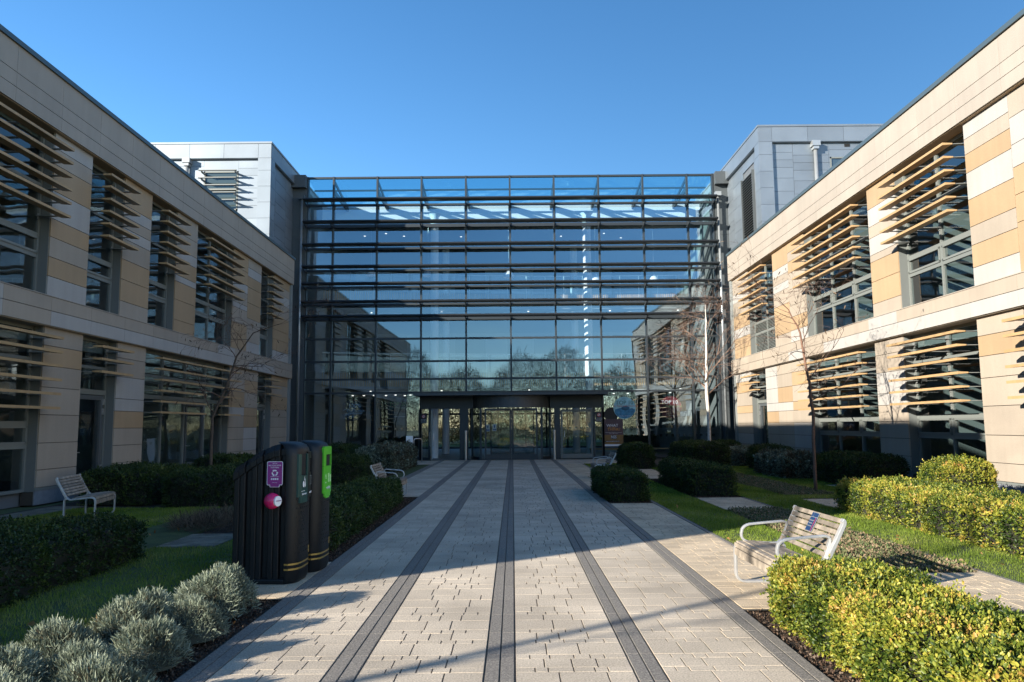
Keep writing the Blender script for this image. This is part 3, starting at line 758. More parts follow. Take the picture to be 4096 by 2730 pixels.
# curved balcony slabs with slatted timber edge and glass balustrade
for (z0, z1, rail) in ((4.05, 4.85, 6.0), (8.9, 9.65, 10.8)):
    def edge(x): return 43.0 + 2.2 * ((x + 11) / 22) ** 1.0 + .9 * math.sin((x + 11) / 22 * math.pi)
    xs = np.linspace(-10.95, 10.95, 45)
    sb = MB()
    poly = [(x, edge(x) + .06 - FY) for x in xs] + [(10.95, 57.6 - FY), (-10.95, 57.6 - FY)]
    sb.prism(poly, 'z', z0 - .12, z1 - .08)
    so_ = sb.build('balcony_slab', M['ceil'], at)
    st = MB()
    for i in range(len(xs) - 1):
        for q in range(4):
            x = xs[i] + (xs[i + 1] - xs[i]) * q / 4; W(st, x, x + .07, edge(x) - .02, edge(x) + .04, z0, z1)
    st.build('timber_edge', M['timber_slat'], so_)
    rl_ = MB(); bg_ = MB()
    rl_.tube([(x, edge(x) - FY, rail) for x in xs], .024, 6)
    for x in np.arange(-10.6, 10.8, 1.15): rl_.tube([(x, edge(x) - FY - .03, z0 + .2), (x, edge(x) - FY - .03, rail)], .02, 5)
    for i in range(0, len(xs) - 1):
        bg_.quad((xs[i], edge(xs[i]) - FY, z1 + .06), (xs[i + 1], edge(xs[i + 1]) - FY, z1 + .06), (xs[i + 1], edge(xs[i + 1]) - FY, rail - .04), (xs[i], edge(xs[i]) - FY, rail - .04))
    rl_.build('handrail', M['steel'], so_); bg_.build('balustrade_glass', M['bglass'], so_)
    # upper floor rear partition with pale panels and openings
    pt = MB()
    for k, x in enumerate(np.arange(-10.8, 10.8, 1.8)):
        if k % 3 != 1: W(pt, x, x + 1.5, 51.0, 51.12, z1, z1 + 3.0)
    W(pt, -10.8, 10.8, 51.0, 51.1, z1 + 3.0, z1 + 3.2)
    pt.build('partition', M['part'], so_)
for (x, y) in ((-4.25, 40.75), (4.20, 40.75), (-4.2, 47.3), (4.0, 47.3)):
    c = MB(); c.lathe([(.225, 0), (.225, 13.3), (.36, 13.44)], (x, y - FY, 0), 28); c.build('column', M['white'], at, smooth=True)
# ceiling lamps: round acoustic discs and spot lamps under each slab
def many(name, mb, material, spots):
    o = mb.build(name, material, at)
    for k, q in enumerate(spots):
        c = o if k == 0 else o.copy()
        if k: COL.objects.link(c)
        c.location = (q[0], q[1] - FY, q[2])
dk = MB(); dk.lathe([(0, 0), (.75, 0), (.75, .03), (0, .03)], n=24)
many('ceiling_disc', dk, M['white'], [(x + .6 * math.sin(x), y, z) for z in (3.80, 8.62) for x in np.arange(-9.5, 10, 2.4) for y in (46.0, 48.6)])
sp = MB(); sp.lathe([(0, -.012), (.06, -.012), (.06, .03), (0, .03)], n=10)
many('spot_lamp', sp, M['lamp'], [(x + .8 + .4 * math.sin(3 * x), y - .5, z) for z in (3.85, 8.67) for x in np.arange(-9.5, 10, 4.8) for y in (46.0, 48.6)] + [(x, 41.3 + .5 * math.sin(5 * x), 3.42) for x in (-8.8, -8.2, -7.6, -6.4, -6.0, -5.6, -7.0, 5.6, 6.4, 7.4, 8.6)] + [(x, 45.5 + math.sin(x), 13.39) for x in (-9.0, -7.6, -6.6, -3.1, 3.1, 5.7, 6.9)])
pl = MB(); pl.box(-11, -4.7, 1.2, 4.2, 3.45, 3.5); pl.build('lobby_ceiling', M['ceil'], at)
pl = MB(); pl.box(4.9, 11, 1.2, 4.2, 3.45, 3.5); pl.build('lobby_ceiling', M['ceil'], at)
# pendant lamps hanging in the atrium
def pendant(x, y, z, label):
    r = empty('pendant_lamp', (x, y, z), 0, label, 'lamp', 'bell shaped pendant lamps inside the atrium')
    s = MB(); s.lathe([(.07, .42), (.14, .38), (.24, .24), (.29, .06), (.30, 0)], n=28); s.build('lamp_shade', M['lampglass'], r, smooth=True)
    k = MB(); k.lathe([(.0, .50), (.08, .50), (.10, .40), (.05, .38), (0, .38)], n=16); k.tube([(0, 0, .5), (0, 0, 13.4 - z)], .006, 5); k.build('lamp_cap', M['steel'], r)
    e = MB(); e.lathe([(0, .22), (.05, .25), (.05, .33), (0, .36)], n=12); e.build('bulb', M['lamp'], r)
pendant(-8.05, 42.3, 10.35, 'leftmost glass bell pendant lamp high behind the atrium glass')
pendant(-4.75, 42.0, 10.22, 'glass bell pendant lamp just left of the left white column')
pendant(-.15, 43.0, 10.3, 'glass bell pendant lamp hanging midway between the two white columns')
pendant(4.85, 42.4, 9.85, 'glass bell pendant lamp half hidden by the right white column')
pendant(8.15, 42.2, 9.75, 'rightmost glass bell pendant lamp high behind the atrium glass')

# entrance: canopy, curved revolving door, side doors
cn = MB(); W(cn, -4.96, 4.80, 37.35, 39.2, 3.24, 3.41); W(cn, -5.0, 4.84, 37.30, 39.0, 3.41, 3.44); cn.build('canopy', M['slate'], at)
for (h0, h1, posts, sl_) in ((-4.80, -1.95, ((-4.86, -4.74), (-4.36, -4.27), (-2.74, -2.30)), (-4.74, -4.36)), (1.95, 4.72, ((2.16, 2.46), (4.17, 4.27), (4.62, 4.74)), (4.27, 4.62))):
    en = MB(); W(en, h0, h1, 38.95, 39.15, 2.60, 3.24)
    for (a, c) in posts: W(en, a, c, 38.9, 39.15, 0, 2.6)
    W(en, *sl_, 38.95, 39.1, 0, .12)
    eo = en.build('door_frame', M['curt'], at)
    sgp = MB(); sgp.quad((sl_[0], .02, .1), (sl_[1], .02, .1), (sl_[1], .02, 2.6), (sl_[0], .02, 2.6)); sgp.build('side_light', M['wglass'], eo)
# revolving door
CX, CYD, RD = -.08, 39.75, 2.12
def arc(a0, a1, n=16, r=RD): return [(CX + r * math.sin(a0 + (a1 - a0) * i / n), CYD - FY - r * math.cos(a0 + (a1 - a0) * i / n)) for i in range(n + 1)]
hd = MB(); o1 = arc(R(-80), R(80), 36); o2 = arc(R(-80), R(80), 36, RD - .12)
hd.prism(o1 + o2[::-1], 'z', 2.62, 3.235)
rv = hd.build('revolving_door', M['slate'], at, smooth=False)
for s in (-1, 1):
    cg = MB(); a = arc(s * R(50), s * R(79), 10, RD - .05)
    for i in range(len(a) - 1): cg.quad((*a[i], .12), (*a[i + 1], .12), (*a[i + 1], 2.62), (*a[i], 2.62))
    cg.build('curved_glass', M['wglass'], rv, smooth=True)
    for q in (R(48.5), R(80)):
        ps = MB(); x, y = CX + (RD - .05) * math.sin(s * q), CYD - FY - (RD - .05) * math.cos(s * q); ps.box(x - .05, x + .05, y - .05, y + .05, 0, 2.62); ps.build('post', M['curt'], rv)
    ps = MB(); a1 = arc(s * R(49), s * R(79), 10, RD); a2 = arc(s * R(49), s * R(79), 10, RD - .1)
    ps.prism(a1 + a2[::-1], 'z', 0, .14); ps.build('kick_rail', M['curt'], rv)
def leaf(cx0, yy0, x1, yy1):
    lf = MB(); v0, v1 = Vector((cx0, yy0, 0)), Vector((x1, yy1, 0))
    d = (v1 - v0); L = d.length; d.normalize(); nrm = Vector((-d.y, d.x, 0)) * .03
    def seg(u0_, u1_, z0, z1):
        p = [v0 + d * u0_ - nrm, v0 + d * u1_ - nrm, v0 + d * u1_ + nrm, v0 + d * u0_ + nrm]
        lf.prism([(q.x, q.y) for q in p], 'z', z0, z1)
    seg(0, .07, .03, 2.58); seg(L - .07, L, .03, 2.58); seg(.07, L - .07, .03, .28); seg(.07, L - .07, 2.48, 2.58)
    lo = lf.build('door_leaf', M['curt'], rv)
    pn = MB(); pn.quad((v0.x, v0.y, .2), (v1.x, v1.y, .2), (v1.x, v1.y, 2.5), (v0.x, v0.y, 2.5)); pn.build('door_pane', M['wglass'], lo)
for q in ((-1.40, -1.15, -.08, -1.0), (-.06, -1.0, 1.25, -1.0), (-1.2, 1.35, -.1, 1.35), (.0, 1.35, 1.15, 1.35)): leaf(*q)
# side doors: left stands open, right is shut
def door_leaf(name, hinge, ang, wid, label=None):
    d = MB(); L = wid
    for (a, c, z0, z1) in ((0, .10, .02, 2.52), (L - .10, L, .02, 2.52), (.1, L - .1, .02, .24), (.1, L - .1, 2.40, 2.52)): d.box(a, c, -.03, .03, z0, z1)
    do = d.build(name, M['frame'], at); do.location = (hinge[0], hinge[1] - FY, 0); do.rotation_euler = (0, 0, ang)
    if label: do['label'] = label
    gq = MB(); gq.quad((.1, 0, .24), (L - .1, 0, .24), (L - .1, 0, 2.4), (.1, 0, 2.4)); gq.build('door_pane', M['wglass'], do)
    hx = L - .18; h = MB()
    for sy in (-1, 1): h.tube([(hx, sy * .03, .72), (hx, sy * .09, .74), (hx, sy * .09, 1.40), (hx, sy * .03, 1.42)], .014, 8)
    h.build('handle', M['steel'], do, smooth=True)
    return do
door_leaf('door', (-4.24, 38.98), R(-82), 1.50, 'open glazed door')
door_leaf('door', (4.15, 39.0), R(180), 1.66, 'closed glazed door')
for x, lb in ((-2.36, 'slim steel guard post left of the revolving door'), (2.09, 'slim steel guard post right of the revolving door')):
    ps = MB(); ps.lathe([(0, 0), (.065, 0), (.065, 1.46), (.055, 1.48), (0, 1.48)], n=18); o = ps.build('guard_post', M['steel'], smooth=False)
    o.location = (x, 37.95, 0); tag(o, lb, 'post', 'steel guard posts at the revolving door')
# access post with rail
r = empty('door_control_post', (-5.0, 36.5, 0), 0, 'pale grey door control post left of the open door', 'post')
b = MB(); b.prism([(-.16, -.08), (.16, -.08), (.16, .08), (-.16, .08)], 'z', 0, 1.25); b.build('post', M['white'], r, bevel=.01)
b = MB(); b.box(-.05, .05, -.095, -.08, .95, 1.10); b.build('push_pad', M['steel'], r)
r = empty('hand_rail', (-4.62, 36.6, 0), 0, 'hooped steel rail beside the pale door control post', 'rail')
b = MB(); b.tube([(-.18, 0, 0), (-.18, 0, 1.05), (-.12, 0, 1.12), (.12, .2, 1.12), (.18, .25, 1.05), (.18, .25, 0)], .024, 8); b.build('rail', M['steel'], r, smooth=True)

# ------------------------------------------------------------------ posters and stickers behind the glass
def flat_disc(name, x, z, rad, y, material, label, cat='sticker', group=None):
    b = MB(); n = 40
    b.prism([(rad * math.cos(2 * math.pi * i / n), rad * math.sin(2 * math.pi * i / n)) for i in range(n)], 'y', -.002, .002)
    o = b.build(name, material); o.location = (x, y, z); return tag(o, label, cat, group)
ROTV = (R(90), 0, 0)
def txt(par, s, size, dx, dz, material, shear=0, sx=1.0): return text_mesh('lettering', s, size, (dx, -.006, dz), ROTV, material, par, shear=shear, sx=sx)
ink = lambda n, c: mat('ink_' + n, c, .5)
i_blue, i_green, i_red, i_dg, i_pale, i_orange = ink('blue', (.30, .48, .62)), ink('green', (.10, .28, .08)), ink('red', (.45, .05, .03)), ink('deep_green', (.01, .12, .09)), ink('pale', (.75, .78, .8)), ink('orange', (.6, .25, .03))
GB = 'round posters on the atrium glass'
SY_ = FY + .05
d = flat_disc('round_poster', -8.35, 2.58, .56, SY_, mat('poster_night', (.010, .016, .024), .6), 'dark round poster reading 100% Creative Media Practice', 'poster', GB)
txt(d, '100%', .30, .13, .22, i_blue); txt(d, 'Creative Media', .155, .20, -.04, i_blue, .3); txt(d, 'Practice', .155, .26, -.17, i_blue, .3)
b = MB()
for k in range(34):
    x0 = -.5 + .5 * random.random(); z0 = -.42 + .5 * random.random(); l = random.uniform(.05, .3)
    if math.hypot(x0, z0) < .5 and math.hypot(x0 + l, z0) < .52: b.prism([(x0, z0), (x0 + l * .5, z0 - .012), (x0 + l, z0 + .02), (x0 + l * .5, z0 + .015)], 'y', -.0055, -.0035)
b.build('splash', i_blue, d)
d = flat_disc('round_poster', -5.98, 2.60, .585, SY_, mat('poster_dark', (.008, .012, .012), .6), 'dark round poster reading TOP 20 for Psychology', 'poster', GB)
txt(d, 'TOP 20', .27, .0, .27, i_green); txt(d, 'for Psychology', .19, .12, .08, ink('olive', (.22, .32, .2)), .3); txt(d, 'in the UK for student satisfaction', .045, .1, -.38, i_pale)
d = flat_disc('round_poster', -5.21, 2.22, .355, SY_ - .006, mat('poster_black', (.006, .008, .006), .6), 'small plain black disc beside the TOP 20 poster', 'poster', GB)
d = flat_disc('round_poster', 5.81, 2.58, .575, FY - .03, mat('poster_teal', (.34, .62, .66), .5, var=.25, vscale=3), 'pale teal round poster reading TOP 10 for Food with Nutrition', 'poster', GB)
txt(d, 'TOP 10', .285, .0, .26, i_dg); txt(d, 'for Food with Nutrition', .135, .05, .09, i_red, .3)
b = MB(); b.prism([(-.50, -.08), (-.2, .0), (.1, -.1), (.4, -.02), (.55, -.1), (.5, -.28), (.3, -.48), (0, -.56), (-.3, -.48), (-.5, -.26)], 'y', -.0055, -.0035)
b.build('wave', mat('poster_wave', (.04, .22, .38), .5, var=.4, vscale=6), d)
b = MB(); b.lathe([(0, .0035), (.22, .0035), (.22, .0055), (0, .0055)], (.05, 0, -.03), 24, axis='y'); o = b.build('bowl', mat('poster_bowl', (.03, .15, .24), .5), d); o.scale = (1, -1, .5)
txt(d, 'The Guardian University Guide', .05, .0, -.42, i_pale)
d = flat_disc('round_poster', 5.10, 2.24, .36, FY - .024, mat('poster_ink', (.012, .012, .010), .6), 'small plain black disc overlapping the pale teal poster', 'poster', GB)
d = flat_disc('round_poster', 8.22, 2.58, .58, SY_, mat('poster_red', (.17, .02, .03), .5, var=.4, vscale=3), 'red round poster reading TOP 10 for Education', 'poster', GB)
txt(d, 'TOP 10', .27, -.05, .27, i_pale); txt(d, 'for Education', .18, .1, .06, i_green, .3); txt(d, 'Top 10 for teaching in the UK', .05, .1, -.42, i_pale)
# survey banner
b = MB(); b.box(-.495, .495, -.003, .003, -.70, .70); b.build
o = b.build('survey_poster', mat('poster_dusk', (.075, .04, .05), .5, var=.35, vscale=2)); o.location = (5.215, FY - .04, 1.31); tag(o, 'tall brown survey poster reading WHAT DO YOU THINK? NSS', 'poster')
b = MB(); b.box(-.495, .495, -.0042, -.0031, -.60, -.12); b.build('lower_panel', mat('poster_ochre', (.20, .105, .025), .5, var=.2, vscale=3), o)
b = MB(); b.box(-.495, .495, -.0055, -.0043, -.70, -.60); b.box(-.145, .155, -.0065, -.0045, -.33, -.14, m=1); b.box(-.49, .3, -.0055, -.0045, -.475, -.42, m=1); b.build('white_strip', [M['swhite'], mat('poster_navy', (.02, .025, .04), .5)], o)
txt(o, 'WHAT', .20, -.06, .36, M['swhite']); txt(o, 'DO YOU', .09, -.08, .26, i_orange); txt(o, 'THINK?', .20, .02, .16, i_orange)
t = txt(o, 'NSS', .21, .005, -.235, M['swhite'], sx=.8); t.location.y = -.009
txt(o, 'Final year students, tell us what you think about your course', .035, 0, .0, M['swhite']); txt(o, 'and shape the future for others', .035, 0, -.05, M['swhite']); t = txt(o, 'www.thestudentsurvey.com', .06, -.06, -.447, M['swhite']); t.location.y = -.008
# no smoking signs
for x, lb in ((-4.60, 'no smoking sign on the glass beside the open left door'), (4.46, 'no smoking sign on the glass beside the closed right door')):
    b = MB(); b.box(-.165, .165, -.004, .004, -.26, .26); o = b.build('no_smoking_sign', mat('sign_night', (.012, .013, .02), .4)); o.location = (x, FY - .14, 2.12); tag(o, lb, 'sign', 'no smoking signs at the entrance')
    b = MB(); b.lathe([(0, -.0045), (.085, -.0045), (.085, -.006), (0, -.006)], (0, 0, .10), 24, axis='y'); b.build('disc', M['swhite'], o)
    b = MB(); b.lathe([(.065, -.0065), (.092, -.0065), (.092, -.009), (.065, -.009)], (0, 0, .10), 24, axis='y'); b.prism([(-.06, .15), (-.045, .165), (.06, .05), (.045, .035)], 'y', -.009, -.0065); b.box(-.045, .045, -.0065, -.0062, .09, .105, m=1); b.build('ban_ring', [M['red'], M['black']], o)
    for k, s in enumerate(('No smoking', 'within 10m of', 'this building')): txt(o, s, .055, 0, -.06 - .065 * k, M['swhite'])
# blue push notices on the revolving door
for x, y, z, lb in ((-1.26, 38.05, 1.60, 'left blue and white notice on the revolving door glass'), (-.92, 37.95, 1.62, 'right blue and white notice on the revolving door glass')):
    b = MB(); b.box(-.10, .10, -.002, .002, -.17, .17); b.box(-.035, .035, -.004, -.0025, -.02, .13, m=1); b.box(-.09, .09, -.004, -.0025, -.15, -.06, m=1)
    o = b.build('door_notice', [M['swhite'], mat('notice_blue', (.03, .14, .36), .5)]); o.location = (x, y, z); tag(o, lb, 'notice', 'blue notices on the revolving door')
# manifestation squares on the ground floor glass
b = MB()
for (xa, xb) in ((-7.0, -4.9), (4.9, 10.6), (2.6, 4.05)):
    x = xa
    while x < xb:
        for z in (1.52, 1.08):
            if not (4.7 < x < 5.75): b.box(x, x + .13, -.05, -.047, z, z + .13)
        x += .30
o = b.build('glass_marking', glass_mat('frosted_square', (.55, .6, .6), .25), at)

# indoor furniture seen through the glass
def ibench(x, y, label):
    r = empty('indoor_bench', (x, y, 0), 0, label, 'bench', 'wooden benches behind the atrium glass')
    b = MB(); b.box(-.9, .9, -.22, .22, .40, .47); b.build('seat', M['timber_slat'], r)
    for s in (-1, 1):
        q = MB(); q.box(s * .8 - .04, s * .8 + .04, -.2, .2, 0, .40); q.build('leg', M['timber_slat'], r)
ibench(5.0, 40.4, 'wooden indoor bench behind the brown survey poster'); ibench(8.0, 40.2, 'wooden indoor bench at the foot of the right hand glass'); ibench(-8.2, 40.6, 'wooden indoor bench behind the left hand glass')
def ichair(x, y, rz, label):
    r = empty('cafe_chair', (x, y, 0), rz, label, 'chair', 'dark cafe chairs behind the atrium glass')
    b = MB(); b.box(-.22, .22, -.22, .22, .43, .47); b.build('seat', M['slate'], r, bevel=.015)
    b = MB(); b.prism([(.18, .46), (.22, .46), (.27, .92), (.23, .92)], 'x', -.22, .22); o = b.build('backrest', M['slate'], r)
    for sx in (-1, 1):
        for sy in (-1, 1): q = MB(); q.tube([(sx * .18, sy * .18, .43), (sx * .22, sy * .22, 0)], .012, 6); q.build('leg', M['steel'], r)
ichair(-8.7, 42.2, .4, 'dark cafe chair at the far left behind the atrium glass'); ichair(-6.9, 42.4, -.7, 'dark cafe chair behind the glass under the TOP 20 poster')

# ================================================================== BENCHES
def bench(name_loc, rz, label, plaque=None, L=1.25, arms=True):
    """local: x from front (0) to back, y along length"""
    r = empty('park_bench', name_loc, rz, label, 'bench', 'timber slat benches with cast aluminium frames')
    def flatbar(mb, pts, y, wy=.06, th=.022):
        """closed or open loop of flat bar in the x-z plane"""
        pts = [Vector((p[0], 0, p[1])) for p in pts]; n = len(pts)
        Lp, Rp = [], []
        for i in range(n):
            t = (pts[min(i + 1, n - 1)] - pts[max(i - 1, 0)]).normalized(); nn = Vector((-t.z, 0, t.x))
            Lp.append(pts[i] + nn * th / 2); Rp.append(pts[i] - nn * th / 2)
        V = []; F = []
        for i in range(n):
            for p in (Lp[i], Rp[i]):
                for yy in (y - wy / 2, y + wy / 2): V.append((p.x, yy, p.z))
        for i in range(n - 1):
            a = 4 * i; c = a + 4
            F += [(a, a + 1, c + 1, c), (a + 2, c + 2, c + 3, a + 3), (a, c, c + 2, a + 2), (a + 1, a + 3, c + 3, c + 1)]
        F += [(0, 2, 3, 1), (4 * n - 4, 4 * n - 3, 4 * n - 1, 4 * n - 2)]
        mb.add(V, F)
    def rnd_corner(p0, pc, p1, n=5):
        return [((1 - t) ** 2 * p0[0] + 2 * (1 - t) * t * pc[0] + t * t * p1[0], (1 - t) ** 2 * p0[1] + 2 * (1 - t) * t * pc[1] + t * t * p1[1]) for t in [i / n for i in range(n + 1)]]
    bx, bz = .70, .80
    for y in (0.03, L - .03):
        f = MB()
        loop = [(.52, .012)] + rnd_corner((.10, .012), (0, .012), (.0, .11)) + rnd_corner((.0, .34), (.0, .425), (.08, .425)) + [(.30, .405)] + rnd_corner((.40, .395), (.46, .385), (.49, .44)) + [(.505, .42)] + rnd_corner((.53, .38), (.53, .33), (.53, .25)) + [(.53, .012)]
        flatbar(f, loop, y, .065, .024)
        flatbar(f, [(.485, .40), (.665, .745)] + rnd_corner((.672, .76), (.682, .79), (.660, .80)), y, .06, .036)
        f.build('frame', M['alu'], r, bevel=.004)
        if not arms: continue
        a = MB()
        al = rnd_corner((.20, .43), (.04, .43), (.06, .53)) + rnd_corner((.07, .57), (.10, .62), (.18, .625)) + [(.42, .645)] + rnd_corner((.50, .65), (.57, .65), (.55, .59)) + rnd_corner((.50, .47), (.48, .42), (.40, .42)) + [(.19, .43)]
        flatbar(a, al, y + (.045 if y < .5 else -.045), .045, .022)
        a.build('armrest', M['alu'], r, bevel=.004)
    def slat(path, n, w, th, nm):
        pass
    se = MB()
    se.box(-.018, .006, .06, L - .06, .30, .375, rnd=random.random())
    for k, (x, z) in enumerate([(.035, .432), (.105, .437), (.175, .433), (.245, .427), (.315, .42), (.385, .41)]):
        se.box(x - .029, x + .029, .055, L - .055, z - .012, z + .014)
    se.box(-.016, .012, .06, L - .06, .385, .43)
    so_ = se.build('seat', M['wood'], r, bevel=.004)
    bk = MB()
    d = Vector((.17, 0, .31)).normalized(); nn = Vector((-d.z, 0, d.x))
    for k in range(7):
        c = Vector((.485, 0, .455)) + d * (.028 + k * .058)
        p = [c + d * .022 + nn * .014, c - d * .022 + nn * .014, c - d * .022 - nn * .012, c + d * .022 - nn * .012]
        bk.prism([(q.x, q.z) for q in p], 'y', .055, L - .055)
    bk.build('backrest', M['wood'], r, bevel=.003)
    if plaque:
        c = Vector((.485, L * .47, .455)) + d * .285 + nn * .022
        rot = math.atan2(d.x, d.z)
        b = MB(); b.box(-.082, .082, -.002, .002, -.102, .102)
        o = b.build('plaque', M['pipe'], r); o.location = c; o.rotation_euler = (rot, 0, R(-90)) if True else (0, 0, 0)
        o.rotation_mode = 'XYZ'
        mm = Matrix((Vector((0, -1, 0)), -nn * -1 if False else (d.cross(Vector((0, -1, 0)))), d)).transposed().to_4x4(); mm.translation = c; o.matrix_local = mm
        q = MB(); q.box(-.077, .077, -.0035, -.0022, -.097, .048); q.box(-.03, .077, -.0035, -.0022, .054, .097); q.box(-.077, -.036, -.0035, -.0022, .054, .097)
        q.box(.050, .055, -.0045, -.0036, -.096, .046, m=1)
        q.build('plaque_print', [M['navy'], M['red']], o)
        for k, s in enumerate(('PLEASE KEEP', 'THIS AREA', 'SMOKE FREE')): text_mesh('lettering', s, .0175, (-.014, -.006, .012 - .030 * k), ROTV, M['pipe'], o)
    return r
bench((2.40, 7.08, 0), 0, 'weathered timber bench with blue plaque in the sun right of the path', plaque=True)
bench((2.62, 24.2, 0), 0, 'timber bench in the shade half behind the hedge on the right')
bench((-2.66, 18.98, 0), R(180), 'timber bench with silver armrests past the hedge left of the path')
bench((-8.12, 15.5, 0), R(192), 'weathered timber bench without armrests standing alone in the left garden by the wing', arms=False)

# ================================================================== BINS
def rbin(loc, rz, label, opening):
    r = empty('recycling_bin', loc, rz, label, 'bin', 'tall black recycling bins beside the path'); r.scale = (1, 1, 1.08)
    # local: x to the front, y across; width .60, depth .66
    wd, dp = .268, .68
    b = MB()
    # ribbed rear body with sloping top
    def top(x): return 1.16 + .255 * math.sin(min(1, max(0, (x + dp) / (dp - .1))) * math.pi * .5)
    xs = np.linspace(-dp, -.16, 14)
    for k in range(len(xs) - 1):
        pass
    rib = []
    prof = []
    n = 9
    for i in range(n):        # slices along x, alternately full width and recessed: the deep vertical ribs
        x0, x1 = -dp + (dp - .10) * i / n, -dp + (dp - .10) * (i + 1) / n
        w_ = wd if i % 3 != 2 else wd - .035
        z0_, z1_ = top(x0), top(x1)
        b.add([(x0, -w_, 0.03), (x1, -w_, .03), (x1, w_, .03), (x0, w_, .03), (x0, -w_, z0_ - .12), (x1, -w_, z1_ - .12), (x1, w_, z1_ - .12), (x0, w_, z0_ - .12)],
              [(0, 3, 2, 1), (4, 5, 6, 7), (0, 1, 5, 4), (1, 2, 6, 5), (2, 3, 7, 6), (3, 0, 4, 7)])
    b.box(-dp - .01, -.10, -wd - .012, wd + .012, 0, .05)
    bo = b.build('body', M['bin'], r, bevel=.012)
    h = MB()                   # domed lid following the slope
    for i in range(n):
        x0, x1 = -dp - .012 + (dp - .09) * i / n, -dp - .012 + (dp - .09) * (i + 1) / n
        w_ = wd + .014 if i % 3 != 2 else wd - .02
        z0_, z1_ = top(x0), top(x1); q = .07
        V = []
        for (x, z) in ((x0, z0_), (x1, z1_)):
            V += [(x, -w_, z - .13), (x, -w_, z - .06), (x, -w_ + q, z), (x, w_ - q, z), (x, w_, z - .06), (x, w_, z - .13)]
        h.add(V, [(k, k + 1, 7 + k, 6 + k) for k in range(5)] + [(5, 0, 6, 11), (0, 5, 4, 3, 2, 1), (6, 7, 8, 9, 10, 11)])
    h.build('lid', M['bin'], r, bevel=.008)
    # front shell: convex front, rounded head
    f = MB(); nb = 12
    def sec(z, s=1.0, fx=0.0):
        P_ = []
        for i in range(nb + 1):
            t = -1 + 2 * i / nb
            P_.append((fx + .045 * (1 - abs(t) ** 3.2) - .05 * abs(t) ** 7, t * (wd + .012) * s, z))
        P_ += [(-.10 + fx, (wd + .012) * s, z), (-.10 + fx, -(wd + .012) * s, z)]
        return P_
    secs = [sec(.0, .97, -.02), sec(.04, 1, 0), sec(1.28, 1, 0), sec(1.35, .985, -.012), sec(1.395, .93, -.045), sec(1.42, .80, -.10), sec(1.428, .55, -.14)]
    k = nb + 3; V = [p for s_ in secs for p in s_]; F = []
    for i in range(len(secs) - 1):
        for j in range(k): F.append((i * k + j, i * k + (j + 1) % k, (i + 1) * k + (j + 1) % k, (i + 1) * k + j))
    F.append(tuple((len(secs) - 1) * k + j for j in range(k))); F.append(tuple(range(k - 1, -1, -1)))
    f.add(V, F); fo = f.build('front', M['bin'], r, bevel=.006)
    fo.data.polygons.foreach_set('use_smooth', [True] * len(fo.data.polygons))
    # gold bands hugging the shell
    for z in (.135, .185):
        g_ = MB(); s_ = sec(z, 1.004, .002)[:nb + 1]; s2 = sec(z + .018, 1.004, .002)[:nb + 1]
        pts = [(-.095, -(wd + .0135), z)] + s_ + [(-.095, wd + .0135, z)]; pt2 = [(-.095, -(wd + .0135), z + .018)] + s2 + [(-.095, wd + .0135, z + .018)]
        for i in range(len(pts) - 1): g_.quad(pts[i], pts[i + 1], pt2[i + 1], pt2[i])
        g_.build('gold_band', M['gold'], fo)
    # raised studs
    st = MB()
    for iz in range(14):
        for iy in range(7):
            y = -.22 + iy * .062 + (.031 if iz % 2 else 0); z = .30 + iz * .045
            if abs(y) > .235 or (y > -.02 and .40 < z < .75): continue
            t = y / (wd + .012); x = .045 * (1 - abs(t) ** 3.2) - .05 * abs(t) ** 7
            st.lathe([(.009, 0), (.006, .006), (0, .007)], (x - .001, y, z), 7, axis='x')
    st.build('stud', M['bin'], fo)
    if opening == 'dark':
        for (y0, y1, ins, lb) in ((-.225, .015, True, 'food waste aperture plate'), (.022, .225, False, 'general waste aperture plate')):
            a = MB(); n_ = 8
            def fx(y): t = y / (wd + .012); return .045 * (1 - abs(t) ** 3.2) - .05 * abs(t) ** 7
            yy = np.linspace(y0, y1, n_ + 1)
            def strip(z0, z1, ya, yb, off=.012, m=0):
                ys_ = np.linspace(ya, yb, 5)
                for i in range(4):
                    p, q = ys_[i], ys_[i + 1]
                    V = [(fx(p) - .01, p, z0), (fx(q) - .01, q, z0), (fx(q) + off, q, z0), (fx(p) + off, p, z0), (fx(p) - .01, p, z1), (fx(q) - .01, q, z1), (fx(q) + off, q, z1), (fx(p) + off, p, z1)]
                    a.add(V, [(0, 3, 2, 1), (4, 5, 6, 7), (0, 1, 5, 4), (1, 2, 6, 5), (2, 3, 7, 6), (3, 0, 4, 7)], m)
            if ins:
                strip(.86, 1.08, y0, y1, .016); strip(1.08, 1.30, y0, y0 + .045, .018); strip(1.08, 1.30, y1 - .045, y1, .018); strip(.80, .86, y0 + .03, y1 - .02, .02); strip(1.08, 1.30, y0 + .045, y1 - .045, .003, 1)
            else:
                strip(.84, 1.10, y0, y1, .014); strip(1.10, 1.30, y0, y0 + .03, .014); strip(1.10, 1.30, y1 - .03, y1, .014); strip(1.25, 1.32, y0, y1, .014); strip(1.10, 1.25, y0 + .03, y1 - .03, .003, 1)
            ao = a.build('aperture_plate', [M['dgreen'] if ins else M['bin'], M['black']], fo); ao['label'] = lb
            yc = (y0 + y1) / 2
            pc = MB()
